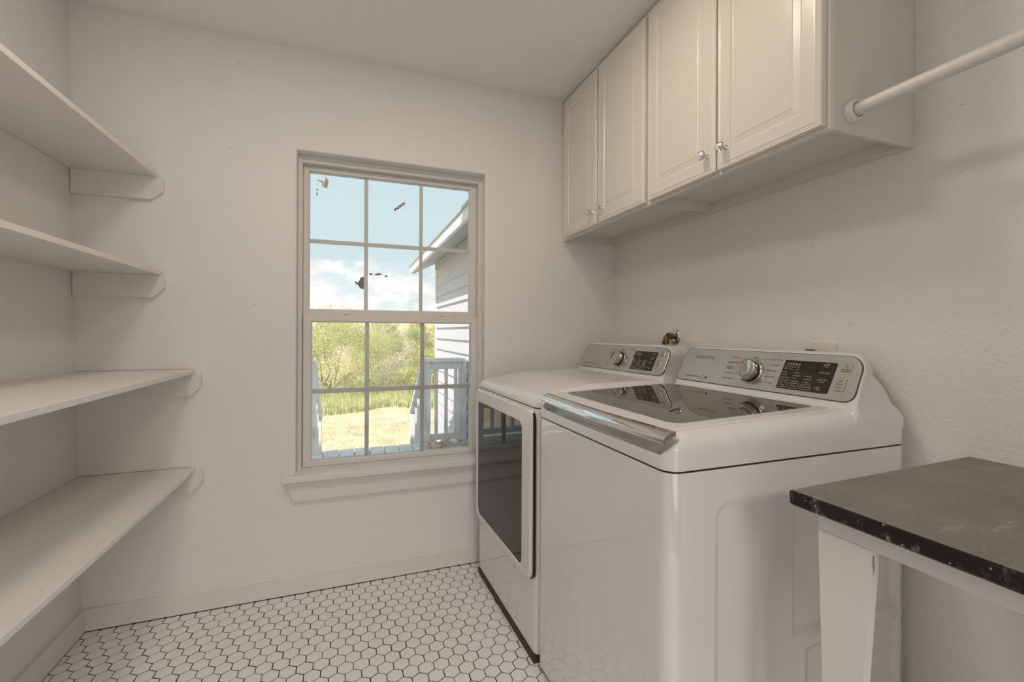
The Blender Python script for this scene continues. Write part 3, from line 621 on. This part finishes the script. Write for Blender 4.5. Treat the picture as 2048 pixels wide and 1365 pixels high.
    pb = part('power_button', P_.plate(rrect(.2815, .3072, .0778, .0993, .003, 4, 2), .0006, .0030, bev=.001), 'silver', root, world)
    mb = P_.line(circ(.2943, .0928, .0034, 14, math.radians(120), math.radians(420)), .0007, .0034); P_.line([(.2943, .0935), (.2943, .0975)], .0007, .0034, mb); part('power_symbol', mb, 'ink', pb, world, fix=False)
    P_.text('POWER', .2845, .0805, .3045, .0052, .0034, pb, 'ink', world)
    sb = part('start_button', P_.plate(rrect(.2775, .3030, .0220, .0604, .003, 4, 2), .0006, .0030, bev=.001), 'silver', root, world)
    mb = P_.line([(.2868, .0475), (.2868, .0535), (.2908, .0505)], .0007, .0034, closed=True); P_.line([(.2922, .0475), (.2922, .0535)], .0007, .0034, mb); P_.line([(.2938, .0475), (.2938, .0535)], .0007, .0034, mb); part('start_symbol', mb, 'ink', sb, world, fix=False)
    P_.text('START', .2808, .0385, .2982, .0050, .0034, sb, 'ink', world); P_.text('PAUSE', .2808, .0300, .2965, .0044, .0034, sb, 'ink', world)

def console(P_, root, world, yc, hw, zb, xr, ztop, rear, xfoot):
    """the white housing behind the control panel, lofted upwards; the front follows the panel plane"""
    R = []
    O = P_.O
    def xf(z): return O.x + (z - O.z) * (INC.x / INC.z) + .0022
    rows = [(zb, xfoot, hw + .0, rear[0]), (O.z - .046, xfoot + .012, hw - .001, rear[0]), (O.z - .030, xf(O.z - .030) + .004, hw - .004, rear[1]), (O.z - .016, xf(O.z - .016), hw - .0075, rear[2]),
            (O.z - .004, xf(O.z - .004), hw - .0085, rear[3]), (O.z + .03, xf(O.z + .03), hw - .0085, rear[4]), (O.z + .06, xf(O.z + .06), hw - .0085, rear[5])]
    zt = ztop
    for z, ins in ((zt - .046, .009), (zt - .034, .0115), (zt - .024, .016), (zt - .016, .022), (zt - .010, .029), (zt - .005, .038)): rows.append((z, xf(z), hw - ins, rear[5] + (rear[6] - rear[5]) * sstep(zt - .05, zt, z)))
    rows.append((zt - .0012, xf(zt) + .004, hw - .050, rear[6] + .018)); rows.append((zt, xf(zt) + .016, hw - .062, rear[6] + .035))
    rows.sort(key=lambda r: r[0])
    for z, x, h_, rr in rows:
        xb = xr - (.012 if z > zt - .004 else 0)
        q = [(x, yc - h_), (xb, yc - hw + rr), (xb, yc + hw - rr), (x, yc + h_)]
        loop = []
        for k in range(4):
            p0, p1, p2 = Vector(q[k - 1]), Vector(q[k]), Vector(q[(k + 1) % 4]); r_ = .016
            a = p1 + (p0 - p1).normalized() * r_; c = p1 + (p2 - p1).normalized() * r_
            for i in range(7):
                t = i / 6; loop.append(tuple((1 - t) ** 2 * a + 2 * t * (1 - t) * p1 + t * t * c))
            d_ = (p2 - p1); e = p2 - d_.normalized() * r_
            for i in range(1, 8): loop.append(tuple(c + (e - c) * i / 8))
        R.append([(px, py, z) for px, py in loop])
    return part('console', MB().loft(R, False, True, smooth=True, shared=True), 'plastic', root, world)

def edge_round(d, r): return r - math.sqrt(max(r * r - max(r - d, 0) ** 2, 0))

# ---- washer
WX0, WX1, WY0, WY1 = .6215, 1.402, .7505, 1.4360
washer = thing('washer', 'white top load washing machine nearest the counter, glass lid and chrome lid handle', 'washing machine', ((WX0 + WX1) / 2, (WY0 + WY1) / 2, 0))
lp = rrect(WX0, WX1, WY0, WY1, .034, 8, 12)
b = MB(); b.loft([[(x, y, z) for x, y in lp] for z in (.028, .45, .8790)], True, True, True, skip=lambda p, q: abs(p[1] - WY0) < 1e-5 and abs(q[1] - WY0) < 1e-5); part('body', b, 'enamel', washer)
def emb(x, z):
    dpt = 0.0
    l = sstep(.742, .760, x) * (1 - sstep(.868, .900, x)); l *= 1 - sstep(.790, .808, z) if x > 0 else 0
    rcut = 1 - sstep(.012, .028, math.hypot(max(.775 - x, 0), max(z - .777, 0))) if (x < .775 and z > .777) else 1
    dpt += .0065 * l * (rcut if rcut < 1 else 1)
    rr = sstep(.9790, .9900, x) * (1 - sstep(1.350, 1.362, x)) * (1 - sstep(.768, .780, z)) * sstep(.452 - .02 * 0, .474, z)
    dpt += .011 * rr
    l2 = sstep(1.02, 1.035, x) * (1 - sstep(1.350, 1.362, x)) * (1 - sstep(.415, .43, z)) * sstep(.08, .10, z); dpt += .007 * l2
    return dpt
b = MB(); b.grid(110, 130, lambda u, v: (WX0 + .034 + u * (WX1 - WX0 - .068), WY0 + emb(WX0 + .034 + u * (WX1 - WX0 - .068), .028 + v * .851), .028 + v * .851)); part('side_panel', b, 'enamel', washer, label='pressed side panel with two embossed recesses')
part('seam', MB().loft([[(x, y, z) for x, y in rrect(WX0 + .003, WX1 - .003, WY0 + .003, WY1 - .003, .032, 8, 4)] for z in (.870, .8900)], False, False), 'black', washer)
for x in (WX0 + .06, WX1 - .06):
    for y in (WY0 + .06, WY1 - .06): part('foot', MB().lathe([(.022, 0), (.022, .012), (.012, .014), (.012, .03)], (x, y, 0), (0, 0, 1), 16), 'black', washer)
LZ = lambda x: .966 + .037 * (x - .735)
def wtop(x, y):
    zt = LZ(x) - .0045
    inside = sstep(.757, .792, y) * (1 - sstep(1.392, 1.425, y))
    pocket = (1 - sstep(.652, .668, x)) * inside
    zt -= pocket * (zt - .9120 + .014 * sstep(.624, .660, x))
    return zt
def wedge(d, r): return edge_round(d, r)
class _E: pass
def wtop_edge(x, y): return wtop(x, y)
# rim radius shrinks along the front pocket so the lip stays up
ds_ = [0, .0008, .002, .004, .0065, .0095, .013, .017, .0205, .024, .028, .032, .036, .040, .044, .050, .058, .07, .09, .115, .14, .17, .20, .24, .28, .31]
R = [[(x, y, .8835) for x, y in rrect(WX0, WX1, WY0, WY1, .036, 8, 60)]]
for d in ds_:
    lp = rrect(WX0 + d, WX1 - d, WY0 + d, WY1 - d, max(.036 - d * .7, .004), 8, 60); ring = []
    for x, y in lp:
        zt = wtop(x, y); drop = edge_round(d, .042)
        pk = sstep(.757, .792, y) * (1 - sstep(1.392, 1.425, y)) * (1 - sstep(.652, .668, x))
        drop = drop * (1 - pk) + pk * edge_round(d, .008)
        ring.append((x, y, zt - drop))
    R.append(ring)
part('top_cover', MB().loft(R, False, True, smooth=True, shared=True), 'plastic', washer)
# lid
lx0, lx1, ly0, ly1 = .648, 1.172, .790, 1.4005
lp = [((x, y), LZ(x)) for x, y in rrect(lx0, lx1, ly0, ly1, (.012, .02, .02, .012), 6, 10)]
def shr(p, d): return (p[0] + (d if p[0] < .9 else -d) * (1 if abs(p[0] - .918) > .22 else 0), p[1] + (d if p[1] < 1.09 else -d) * (1 if abs(p[1] - 1.095) > .28 else 0))
R = [[(*shr(p, ins), zt + dz) for p, zt in lp] for ins, dz in ((0, -.012), (0, -.003), (.0008, -.0012), (.003, 0))]
lid = part('lid', MB().loft(R, False, True, smooth=False), 'plastic', washer)
gl = rrect(.703, 1.150, .830, 1.3900, (.035, .012, .012, .035), 8, 6)
part('lid_glass', MB().loft([[(x, y, LZ(x) + dz) for x, y in gl] for dz in (-.004, .0006)], False, True, smooth=False), 'lidglass', lid, label='grey tinted glass in the lid')
def hnd(y):
    bow = .019 + .011 * (1 - ((y - 1.095) / .32) ** 2)
    return [(x - bow, z) for x, z in ((.6685, .9650), (.655, .9625), (.644, .9580), (.6375, .9510), (.6355, .9430), (.6370, .9400), (.6400, .9402), (.6410, .9440), (.646, .9490), (.657, .9535), (.6685, .9555))]
R = [[(x, y, z) for x, z in hnd(y)] for y in [.7650 + .6370 * k / 24 for k in range(25)]]
part('lid_handle', MB().loft(R, True, True, smooth=True), 'chrome', lid, label='long curved chrome lid handle')
PW = Panel((1.21, 1.1055, 1.000), 1.017)
console(PW, washer, True, 1.0932, .3425, .925, 1.392, 1.1205, (.000, .012, .028, .034, .052, .078, .104), 1.176)
DW = lambda a, q: None
control_panel(PW, washer, True, (-.3075, .3310, -.0035, .1225),
    [('HEAVY DUTY', -.0825, .0973, -.0494, -.022, .0955), ('BRIGHT WHITES', -.0895, .0788, -.0465, None, None), ('BEDDING', -.0901, .0630, -.0638, None, None), ('WATERPROOF', -.0909, .0572, -.0554, None, None), ('DEEP WASH', -.0919, .0410, -.0615, -.046, .042), ('ACTIVE WEAR', -.0940, .0218, -.0560, -.044, .0245), ('NORMAL', .0008, .1008, .0234, None, None)],
    [('QUICK WASH', .0712, .0987, .1065, .036, .0960), ('DELICATES', .0752, .0800, .1011, .053, .078), ('PERM PRESS', .0660, .0617, .0988, .0555, .0600), ('RINSE + SPIN', .0627, .0424, .0971, .054, .0418), ('SPIN', .0834, .0228, .0954, .046, .0215)],
    True, 'w',
    [('Wash', .1230, .0722, .1330), ('Rinse', .1400, .0722, .1512), ('Spin', .1597, .0720, .1677), ('Hot', .1255, .0622, .1345), ('Warm', .1245, .0533, .1370), ('Eco Warm', .1235, .0446, .1460), ('Cold+Cold', .1228, .0356, .1470), ('High', .1615, .0625, .1725), ('Medium', .1605, .0535, .1790), ('Low', .1595, .0446, .1690), ('No Spin', .1590, .0360, .1760), ('Heavy', .1965, .0538, .2115), ('Normal', .1955, .0450, .2135), ('Light', .1955, .0359, .2080)],
    [('Delay', .2390, .0940, .2520), ('End', .2385, .0882, .2475), ('Pre Soak', .2358, .0686, .2572), ('Extra Rinse', .2335, .0482, .2565), ('Sound', .2345, .0420, .2480), ('Self', .2315, .0248, .2410), ('Clean', .2320, .0190, .2445)],
    ('Temp', 'Spin', 'Soil Level'), True)

# ---- dryer : built in its own frame, turned two degrees so that its far side stands a little proud
DW_, DD_ = .668, .785
dryer = thing('dryer', 'white front load dryer by the window with a dark glass door', 'dryer', (.62, 1.4405, 0), math.radians(2.0))
def DWd(p): return p
lpd = rrect(0, DD_, 0, DW_, .026, 8, 12)
b = MB(); b.loft([[(x, y, z) for x, y in lpd] for z in (.0315, .5, .9020)], True, True, True); part('body', b, 'enamel', dryer, world=False)
part('kick_plate', MB().box(-.0045, .60, .006, DW_ - .020, .001, .0305, .002), 'kick', dryer, world=False, label='dark recessed base strip')
part('seam', MB().loft([[(x, y, z) for x, y in rrect(.003, DD_ - .003, .003, DW_ - .003, .024, 8, 4)] for z in (.895, .911)], False, False), 'black', dryer, world=False)
def dtop(x, y): return .947 + .036 * sstep(-.02, .28, x) + .006 * sstep(.25, .6, x) - .002
R = [[(x, y, .9065) for x, y in rrect(0, DD_, 0, DW_, .028, 8, 30)]]
for d in ds_:
    lp = rrect(d, DD_ - d, d, DW_ - d, max(.028 - d * .6, .004), 8, 30)
    R.append([(x, y, dtop(x, y) - (edge_round(d, .034))) for x, y in lp])
part('top_cover', MB().loft(R, False, True, smooth=True, shared=True), 'plastic', dryer, world=False)
# door in the front face
dy0, dy1, dz0, dz1 = .012, DW_ - .020, .288, .8985
def plate_ring(loopo, loopi, xa, xb, bev=.004):
    return MB().loft([[(xb, y, z) for y, z in loopo], [(xa + bev, y, z) for y, z in loopo], [(xa, y + (yi - y) * .07, z + (zi - z) * .07) for (y, z), (yi, zi) in zip(loopo, loopi)],
                      [(xa, y + (yi - y) * .93, z + (zi - z) * .93) for (y, z), (yi, zi) in zip(loopo, loopi)], [(xa + bev * .8, y, z) for y, z in loopi], [(xb, y, z) for y, z in loopi]], False, False, smooth=False)
lo_ = rrect(dy0, dy1, dz0, dz1, (.040, .030, .018, .026), 8, 8); li_ = rrect(.090, DW_ - .044, .3105, .8420, (.032, .030, .024, .034), 8, 8)
door = part('door', plate_ring(lo_, li_, -.020, -.0005), 'plastic', dryer, world=False)
part('door_shadow_gap', MB().loft([[(x, y, z) for y, z in rrect(dy0 - .0065, dy1 - .006, dz0 + .001, dz1 - .001, .036, 6, 4)] for x in (-.0085, .0008)], True, True, smooth=False), 'black', door, world=False)  # black slab stands in for the shade in the gap beside the door
part('door_glass', MB().loft([[(x, y, z) for y, z in rrect(.0885, DW_ - .0425, .3090, .8435, .032, 8, 8)] for x in (-.0090, -.0155)], True, True, smooth=False), 'darkglass', door, world=False, label='dark mirror-like door glass')
PD = Panel((.562, .345, 1.0060), 1.010)
console(PD, dryer, False, .3345, .3335, .955, .770, 1.1215, (.000, .010, .022, .030, .046, .066, .090), .520)
control_panel(PD, dryer, False, (-.2970, .3320, -.0060, .1150),
    [('HEAVY DUTY', -.0720, .0925, -.0383, -.012, .0945), ('NORMAL', .0106, .0960, .0311, None, None), ('BEDDING', -.0790, .0735, -.0529, None, None), ('TOWELS', -.0795, .0572, -.0554, None, None), ('REFRESH', -.0858, .0385, -.0603, -.032, .040), ('SANITIZE', -.0862, .0203, -.0655, -.030, .024)],
    [('QUICK DRY', .0762, .1040, .1151, .040, .0960), ('DELICATES', .0877, .0935, .1132, None, None), ('PERM PRESS', .0769, .0757, .1073, None, None), ('WOOL', .0779, .0578, .0994, None, None), ('TIME DRY', .0699, .0402, .0995, None, None), ('AIR FLUFF', .0665, .0215, .0961, None, None)],
    False, 'Smart Care  Sensor Dry',
    [('High', .1224, .0622, .1383), ('Medium', .1213, .0532, .1390), ('Low', .1197, .0446, .1427), ('Extra Low', .1191, .0362, .1377), ('More', .1563, .0625, .1727), ('Normal', .1570, .0535, .1786), ('Less', .1541, .0446, .1712), ('Damp Dry', .1548, .0362, .1801), ('60', .1906, .0535, .2112), ('40', .1896, .0446, .2112), ('20', .1894, .0362, .2101)],
    [('Delay End', .2320, .0900, .2530), ('Wrinkle', .2350, .0715, .2522), ('Prevent', .2347, .0650, .2516), ('Signal', .2326, .0465, .2476), ('Rack', .2285, .0235, .2488)],
    ('Temp', 'Dry', 'Time'), True)

# ------------------------------------------------------------------ outside : own roof, deck, wing, garden
b = MB(); b.prism([(2.95, 3.32), (2.95, 3.20), (2.37, 3.36), (-5, 5.1), (-5, 5.25), (2.37, 3.49)], 'x', -9.0, -0.70); struct('roof', b, 'roofing')  # unseen roof, eave and right end shaped for the shade on the deck
struct('exterior_wall', MB().box(-9, -1.30, YO - .02, YO, -.9, 3.34).box(1.70, 4.0, YO - .02, YO, -.9, 3.58).box(-1.3, 1.7, YO - .02, YO, 2.62, 3.58).box(-1.3, 1.7, YO - .02, YO, -.9, -.12), 'siding')  # unseen upper wall, raised to set the shadow height on the railing

deck = thing('deck', 'weathered grey blue plank deck outside the window', 'deck', (.1, 3.6, -.04))
x = -1.9
while x < 1.16:
    part('plank', MB().box(x, x + .1315, YO + .03, 4.73 + rnd.uniform(-.006, .006), -.036 + rnd.uniform(-.002, .002), 0, .004), 'deck', deck); x += .1395
part('rim_joist', MB().box(-1.9, 1.18, 4.685, 4.722, -.24, -.038), 'deck', deck)
for xx in (-1.8, -.36, .75): part('deck_post', MB().box(xx - .045, xx + .045, 4.60, 4.684, -.80, -.038), 'deck', deck)
YR = 4.655
o = thing('deck_railing', 'weathered grey deck railing with balusters between the stair opening and the siding', 'railing', (.95, YR, 0))
part('post', MB().box(.700, .790, YR - .045, YR + .045, 0, .86, .004), 'rail', o); part('post', MB().box(1.128, 1.172, YR - .045, YR + .045, 0, .86, .003), 'rail', o)
part('cap_rail', MB().box(.690, 1.176, YR - .070, YR + .070, .862, .898, .004), 'rail', o)
part('top_rail', MB().box(.792, 1.127, YR - .030, YR + .010, .785, .860, .003), 'rail', o); part('bottom_rail', MB().box(.792, 1.127, YR - .030, YR + .010, .045, .105, .003), 'rail', o)
for a in (.840, .943, 1.046, 1.093): part('baluster', MB().box(a, a + .033, YR - .012, YR + .022, .106, .784, .002), 'rail', o)
o = thing('deck_railing', 'weathered grey railing post and rail left of the stair opening', 'railing', (-.35, YR, 0))
part('post', MB().box(-.396, -.308, YR - .045, YR + .045, 0, .86, .004), 'rail', o); part('cap_rail', MB().box(-1.9, -.300, YR - .070, YR + .070, .862, .898, .004), 'rail', o)
part('top_rail', MB().box(-1.88, -.398, YR - .030, YR + .010, .785, .860, .003), 'rail', o); part('bottom_rail', MB().box(-1.88, -.398, YR - .030, YR + .010, .045, .105, .003), 'rail', o)
for k in range(11): part('baluster', MB().box(-.53 - k * .125, -.497 - k * .125, YR - .012, YR + .022, .106, .784, .002), 'rail', o)
def stair_rail(x0, label):
    o = thing('stair_rail', label, 'railing', (x0 + .04, 5.2, -.75))
    y0, y1 = YR + .06, 5.66
    part('handrail', MB().prism([(y0, .84), (y0, .80), (y1 - .02, .155), (y1 + .03, .155), (y1 + .03, .195), (y1, .195)], 'x', x0 - .01, x0 + .098), 'rail', o)
    part('newel_post', MB().box(x0, x0 + .088, y1 - .06, y1 + .028, -.76, .155, .004), 'rail', o)
    part('lower_rail', MB().prism([(y0, .12), (y0, .05), (y1 - .061, -.56), (y1 - .061, -.49)], 'x', x0 + .03, x0 + .068), 'rail', o)
    for k in range(4):
        yy = y0 + .16 + k * .19; t = (yy - y0) / (y1 - y0); zt = .80 - .645 * t
        part('baluster', MB().box(x0 + .034, x0 + .066, yy, yy + .032, zt - .70, zt - .025), 'rail', o)
stair_rail(.712, 'weathered grey stair handrail on the right side of the deck stairs'); stair_rail(-.394, 'weathered grey stair handrail on the left side of the deck stairs')
o = thing('deck_stairs', 'grey wooden steps going down from the deck to the dry lawn', 'stairs', (.2, 5.1, -.75))
for k in range(3): part('step', MB().box(-.29, .70, 4.74 + .27 * k, 5.01 + .27 * k, -.22 - .19 * k, -.185 - .19 * k, .003), 'deck', o)
for xx in (-.29, .66): part('stringer', MB().prism([(4.735, -.24), (4.735, -.62), (5.30, -.765), (5.60, -.765), (5.60, -.62)], 'x', xx, xx + .038), 'deck', o)

# neighbouring wing of the house
WXs = 1.20; YB = 6.56
wing = thing('house_wing', 'side wing of the house with lilac grey lap siding and white eave', 'house', (1.9, 5.0, -.75))
part('wall_core', MB().box(WXs + .02, WXs + 2.6, YO + .01, YB - .01, -.75, 2.19), 'soffit', wing)
z0 = -.715; k = 0
while z0 < 2.12:
    b = MB(); b.prism([(WXs + .021, z0), (WXs - .018, z0), (WXs + .008, z0 + .156), (WXs + .021, z0 + .160)], 'y', YO + .012, YB - .012); part('siding_plank', b, 'siding', wing); z0 += .150
part('corner_board', MB().box(WXs - .018, WXs + .10, YB - .10, YB + .012, -.75, 2.17, .003), 'sidetrim', wing)
EX = .845
part('roof_deck', MB().prism([(EX - .012, 2.178), (EX - .012, 2.158), (3.6, 3.55), (3.6, 3.575)], 'y', YO + .02, 6.86), 'roofing', wing)
part('fascia_board', MB().prism([(EX, 2.155), (EX, 2.055), (EX + .03, 2.055), (EX + .03, 2.17)], 'y', YO + .02, 6.80), 'sidetrim', wing)
part('drip_edge', MB().box(EX - .016, EX, YO + .02, 6.85, 2.148, 2.174), 'soffit', wing)
part('soffit', MB().prism([(EX + .031, 2.075), (EX + .031, 2.062), (WXs + .02, 2.215), (WXs + .02, 2.232)], 'y', YO + .02, 6.80), 'soffit', wing)
part('frieze_board', MB().box(WXs - .022, WXs + .02, YO + .02, YB, 2.09, 2.19), 'soffit', wing)
part('rake_board', MB().prism([(EX + .002, 2.152), (EX + .002, 2.055), (EX + .06, 2.055), (3.6, 3.42), (3.6, 3.54)], 'y', 6.801, 6.835), 'sidetrim', wing)

# dry leaves blown into the corner of the deck
lfm = []
for v in range(4):
    q = random.Random(40 + v); b = MB()
    ln, wd, cu, tw = q.uniform(.10, .17), q.uniform(.030, .05), q.uniform(.5, 1.2), q.uniform(-.8, .8)
    def fn(u, t, ln=ln, wd=wd, cu=cu, tw=tw):
        a = (t - .5) * 2; ww = wd * (math.sin(PI * min(max(u, .02), .98)) ** .7) * a; cz = .02 * cu * (a * a) + .03 * math.sin(u * PI * cu * .5)
        return ((u - .5) * ln, ww * math.cos(tw * u) , .006 + cz + abs(ww) * .3 + ww * math.sin(tw * u) * .4)
    b.grid(8, 4, fn); me = mesh_of(b, 'dry_leaf', 'leafdry', fix=False); lfm.append(me)
for k in range(24):
    t = bpy.data.objects.new('dry_leaf', lfm[k % 4]); C.objects.link(t)
    t.location = (rnd.uniform(.72, 1.14), rnd.uniform(4.16, 4.55), rnd.uniform(0.0, .02)); t.rotation_euler = (rnd.uniform(-.25, .25), rnd.uniform(-.25, .25), rnd.uniform(0, 6.28))
    s_ = rnd.uniform(.7, 1.2); s_ *= 1.15; t.scale = (s_, s_, s_)
    tag(t, 'curled pale dry leaf in the litter heap on the deck corner', 'leaf', 'dry leaves on the deck corner')

# ground
def gz(x, y):
    h = -.76 + 3.5 * sstep(13, 60, y) + .03 * mnoise.noise((x * .4, y * .4, 0)) * sstep(6, 12, y)
    return h
def gy(v): return -8 + 8 * v * 2 if v < .25 else -4 + (v - .25) / .75 * 30 if v < .7 else 14 + ((v - .7) / .3) ** 2 * 260
b = MB(); b.grid(60, 90, lambda u, v: ((u - .5) * (40 + max(gy(v), 0) * 3), gy(v), gz((u - .5) * (40 + max(gy(v), 0) * 3), gy(v)))); struct('ground', b, 'ground', fix=False)

def blades(n, area, hmin, hmax, wd, seed, lean=.35):
    q = random.Random(seed); b = MB()
    for _ in range(n):
        x, y = area(q); z = gz(x, y) - .01; h = q.uniform(hmin, hmax); a = q.uniform(0, 2 * PI); l = q.uniform(0, lean) * h; a2 = q.uniform(0, 2 * PI)
        dx, dy = math.cos(a) * wd / 2, math.sin(a) * wd / 2
        b.add([(x - dx, y - dy, z), (x + dx, y + dy, z), (x + l * math.cos(a2), y + l * math.sin(a2), z + h)], [(0, 1, 2)])
    return b
def area_lawn(q):
    y = 5.0 + 8.2 * q.random() ** .8; return q.uniform(-.35, .45) * y * 1.0 + .2, y
solo('dry_grass', blades(16000, area_lawn, .03, .09, .014, 3, .9), 'grassdry', 'short straw coloured grass on the lawn beyond the deck', 'grass', kind='stuff', fix=False)
def area_weed(q):
    x = q.uniform(-5, 5); e = 11.4 + 1.5 * mnoise.noise((x * .8, 3.1, 0)) + .12 * x; return x, e + 2.6 * q.random() ** 1.3
solo('green_weeds', blades(22000, area_weed, .12, .42, .022, 5, .6), 'fol_weed', 'tall green weeds along the edge of the dry lawn', 'weeds', kind='stuff', fix=False)
def area_field(q):
    y = 14 + 30 * q.random() ** .9; return q.uniform(-.4, .45) * y, y
solo('field_grass', blades(26000, area_field, .18, .60, .03, 8, .6), 'grassdry', 'tall dry field grass on the slope between the bushes', 'grass', kind='stuff', fix=False)

def crown(n, rx, rz, size, seed, clumps=26, droop=.0, base=.1):
    q = random.Random(seed); b = MB(); cs = []
    for _ in range(clumps):
        a = q.uniform(0, 2 * PI); r = q.random() ** .5; zz = q.random()
        cs.append((rx * r * math.cos(a) * (1 - .35 * zz), rx * r * math.sin(a) * (1 - .35 * zz), base + rz * (1 - (1 - zz) ** 1.4) * (1 - .35 * r), q.uniform(.16, .36) * rx))
    for _ in range(n):
        c = q.choice(cs); v = Vector((q.gauss(0, 1), q.gauss(0, 1), q.gauss(0, .8))); v = v.normalized() * c[3] * q.random() ** .4
        p = Vector(c[:3]) + v; p.z = max(p.z, .02)
        d = Vector((q.gauss(0, 1), q.gauss(0, 1), q.gauss(0, .7) - droop)).normalized() * size * q.uniform(.6, 1.5); e = d.orthogonal().normalized() * size * .22
        e.rotate(Matrix.Rotation(q.uniform(0, 6.28), 3, d))
        b.add([p - d / 2, p + e, p + d / 2, p - e], [(0, 1, 2, 3)])
    return b, cs
def stems(cs, seed, r0):
    q = random.Random(seed); b = MB()
    for c in q.sample(cs, min(7, len(cs))):
        pts = [(q.uniform(-.05, .05), q.uniform(-.05, .05), -.05)]
        for k in range(1, 5):
            t = k / 4; j_ = .10 * (c[2] + .3) * (1 - t) + .02
            pts.append((c[0] * t ** 1.6 + q.uniform(-j_, j_), c[1] * t ** 1.6 + q.uniform(-j_, j_), c[2] * t))
        b.tube(pts, [r0, r0 * .8, r0 * .55, r0 * .35, r0 * .15], 5)
    return b
kinds = {}
for nm, n, rx, rz, size, mt, seed, clumps, dr in (('mesquite_tree', 26000, 1.6, 2.75, .052, 'fol_yellow', 11, 75, .5), ('bush', 9000, .95, 1.35, .05, 'fol_green', 12, 34, 0), ('bush', 9000, 1.0, 1.5, .05, 'fol_grey', 13, 34, .2), ('bush', 9000, 1.05, 1.25, .05, 'fol_yellow', 14, 34, 0), ('brush', 7000, .9, .95, .06, 'fol_straw', 15, 28, -.3)):
    cb, cs = crown(n, rx, rz, size, seed, clumps, dr)
    kinds[mt + nm] = (nm, mesh_of(cb, 'foliage', mt, fix=False), mesh_of(stems(cs, seed, .035 if 'tree' in nm else .016), 'stems', 'bark'))
def plant(key, x, y, s_, label, group=None):
    nm, fme, sme = kinds[key]; o = thing(nm, label, 'tree' if 'tree' in nm else 'bush', (x, y, gz(x, y)), rnd.uniform(0, 6.28), group)
    o.scale = (s_, s_, s_ * rnd.uniform(.92, 1.08))
    f_ = bpy.data.objects.new('foliage', fme); C.objects.link(f_); f_.parent = o; f_['kind'] = 'stuff'
    g_ = bpy.data.objects.new('stems', sme); C.objects.link(g_); g_.parent = o
plant('fol_yellowmesquite_tree', -.55, 14.6, .98, 'tall feathery yellow green tree behind the left part of the lower sash')
plant('fol_yellowmesquite_tree', 1.0, 19.2, .72, 'smaller feathery yellow green tree right behind the tall one, by the left window bar')
plant('fol_greenbush', 1.72, 24.5, 1.15, 'dark green round bush high on the slope in the middle pane')
plant('fol_greybush', 1.05, 13.6, .62, 'grey green bush just left of the middle pane bottom')
plant('fol_yellowbush', 1.75, 13.3, .72, 'low yellow green bush at the lawn edge in the middle pane')
plant('fol_greenbush', .45, 13.0, .55, 'low leafy green bush at the lawn edge under the tall tree')
plant('fol_strawbrush', 2.2, 18.0, 1.1, 'pale straw coloured brush on the slope near the siding')
plant('fol_strawbrush', 1.5, 17.2, .9, 'pale straw coloured brush in the centre of the slope')
plant('fol_yellowbush', 2.75, 16.0, .95, 'yellow green bush seen just left of the house corner board')
plant('fol_yellowmesquite_tree', -3.2, 16.4, .8, 'feathery tree mostly hidden by the left side of the window frame')
plant('fol_strawbrush', 1.0, 15.0, .75, 'pale twiggy brush right of the tall feathery tree')
plant('fol_greybush', 2.05, 15.2, .7, 'grey green bush in the right part of the middle pane')
plant('fol_greybush', -1.6, 13.2, .85, 'grey green bush at the far left edge of the view')
q = random.Random(99)
for k in range(44):
    y = q.uniform(15, 38); x = q.uniform(-.42, .5) * y
    if abs(x / y - .05) < .09 and y < 20: continue
    key = q.choice(['fol_yellowbush', 'fol_greybush', 'fol_greenbush', 'fol_yellowbush', 'fol_strawbrush', 'fol_yellowmesquite_tree'])
    nmk = {'fol_yellowbush': 'yellow green bush scattered on the far slope', 'fol_greybush': 'grey green bush scattered on the far slope', 'fol_greenbush': 'dark green bush scattered on the far slope', 'fol_strawbrush': 'straw coloured brush scattered on the far slope', 'fol_yellowmesquite_tree': 'small feathery tree scattered on the far slope'}[key]
    plant(key, x, y, q.uniform(.7, 1.3) * (.5 if 'tree' in key else 1), nmk, {'fol_yellowbush': 'yellow green bushes on the far slope', 'fol_greybush': 'grey green bushes on the far slope', 'fol_greenbush': 'dark green bushes on the far slope', 'fol_strawbrush': 'straw coloured brush on the far slope', 'fol_yellowmesquite_tree': 'small trees on the far slope'}[key])
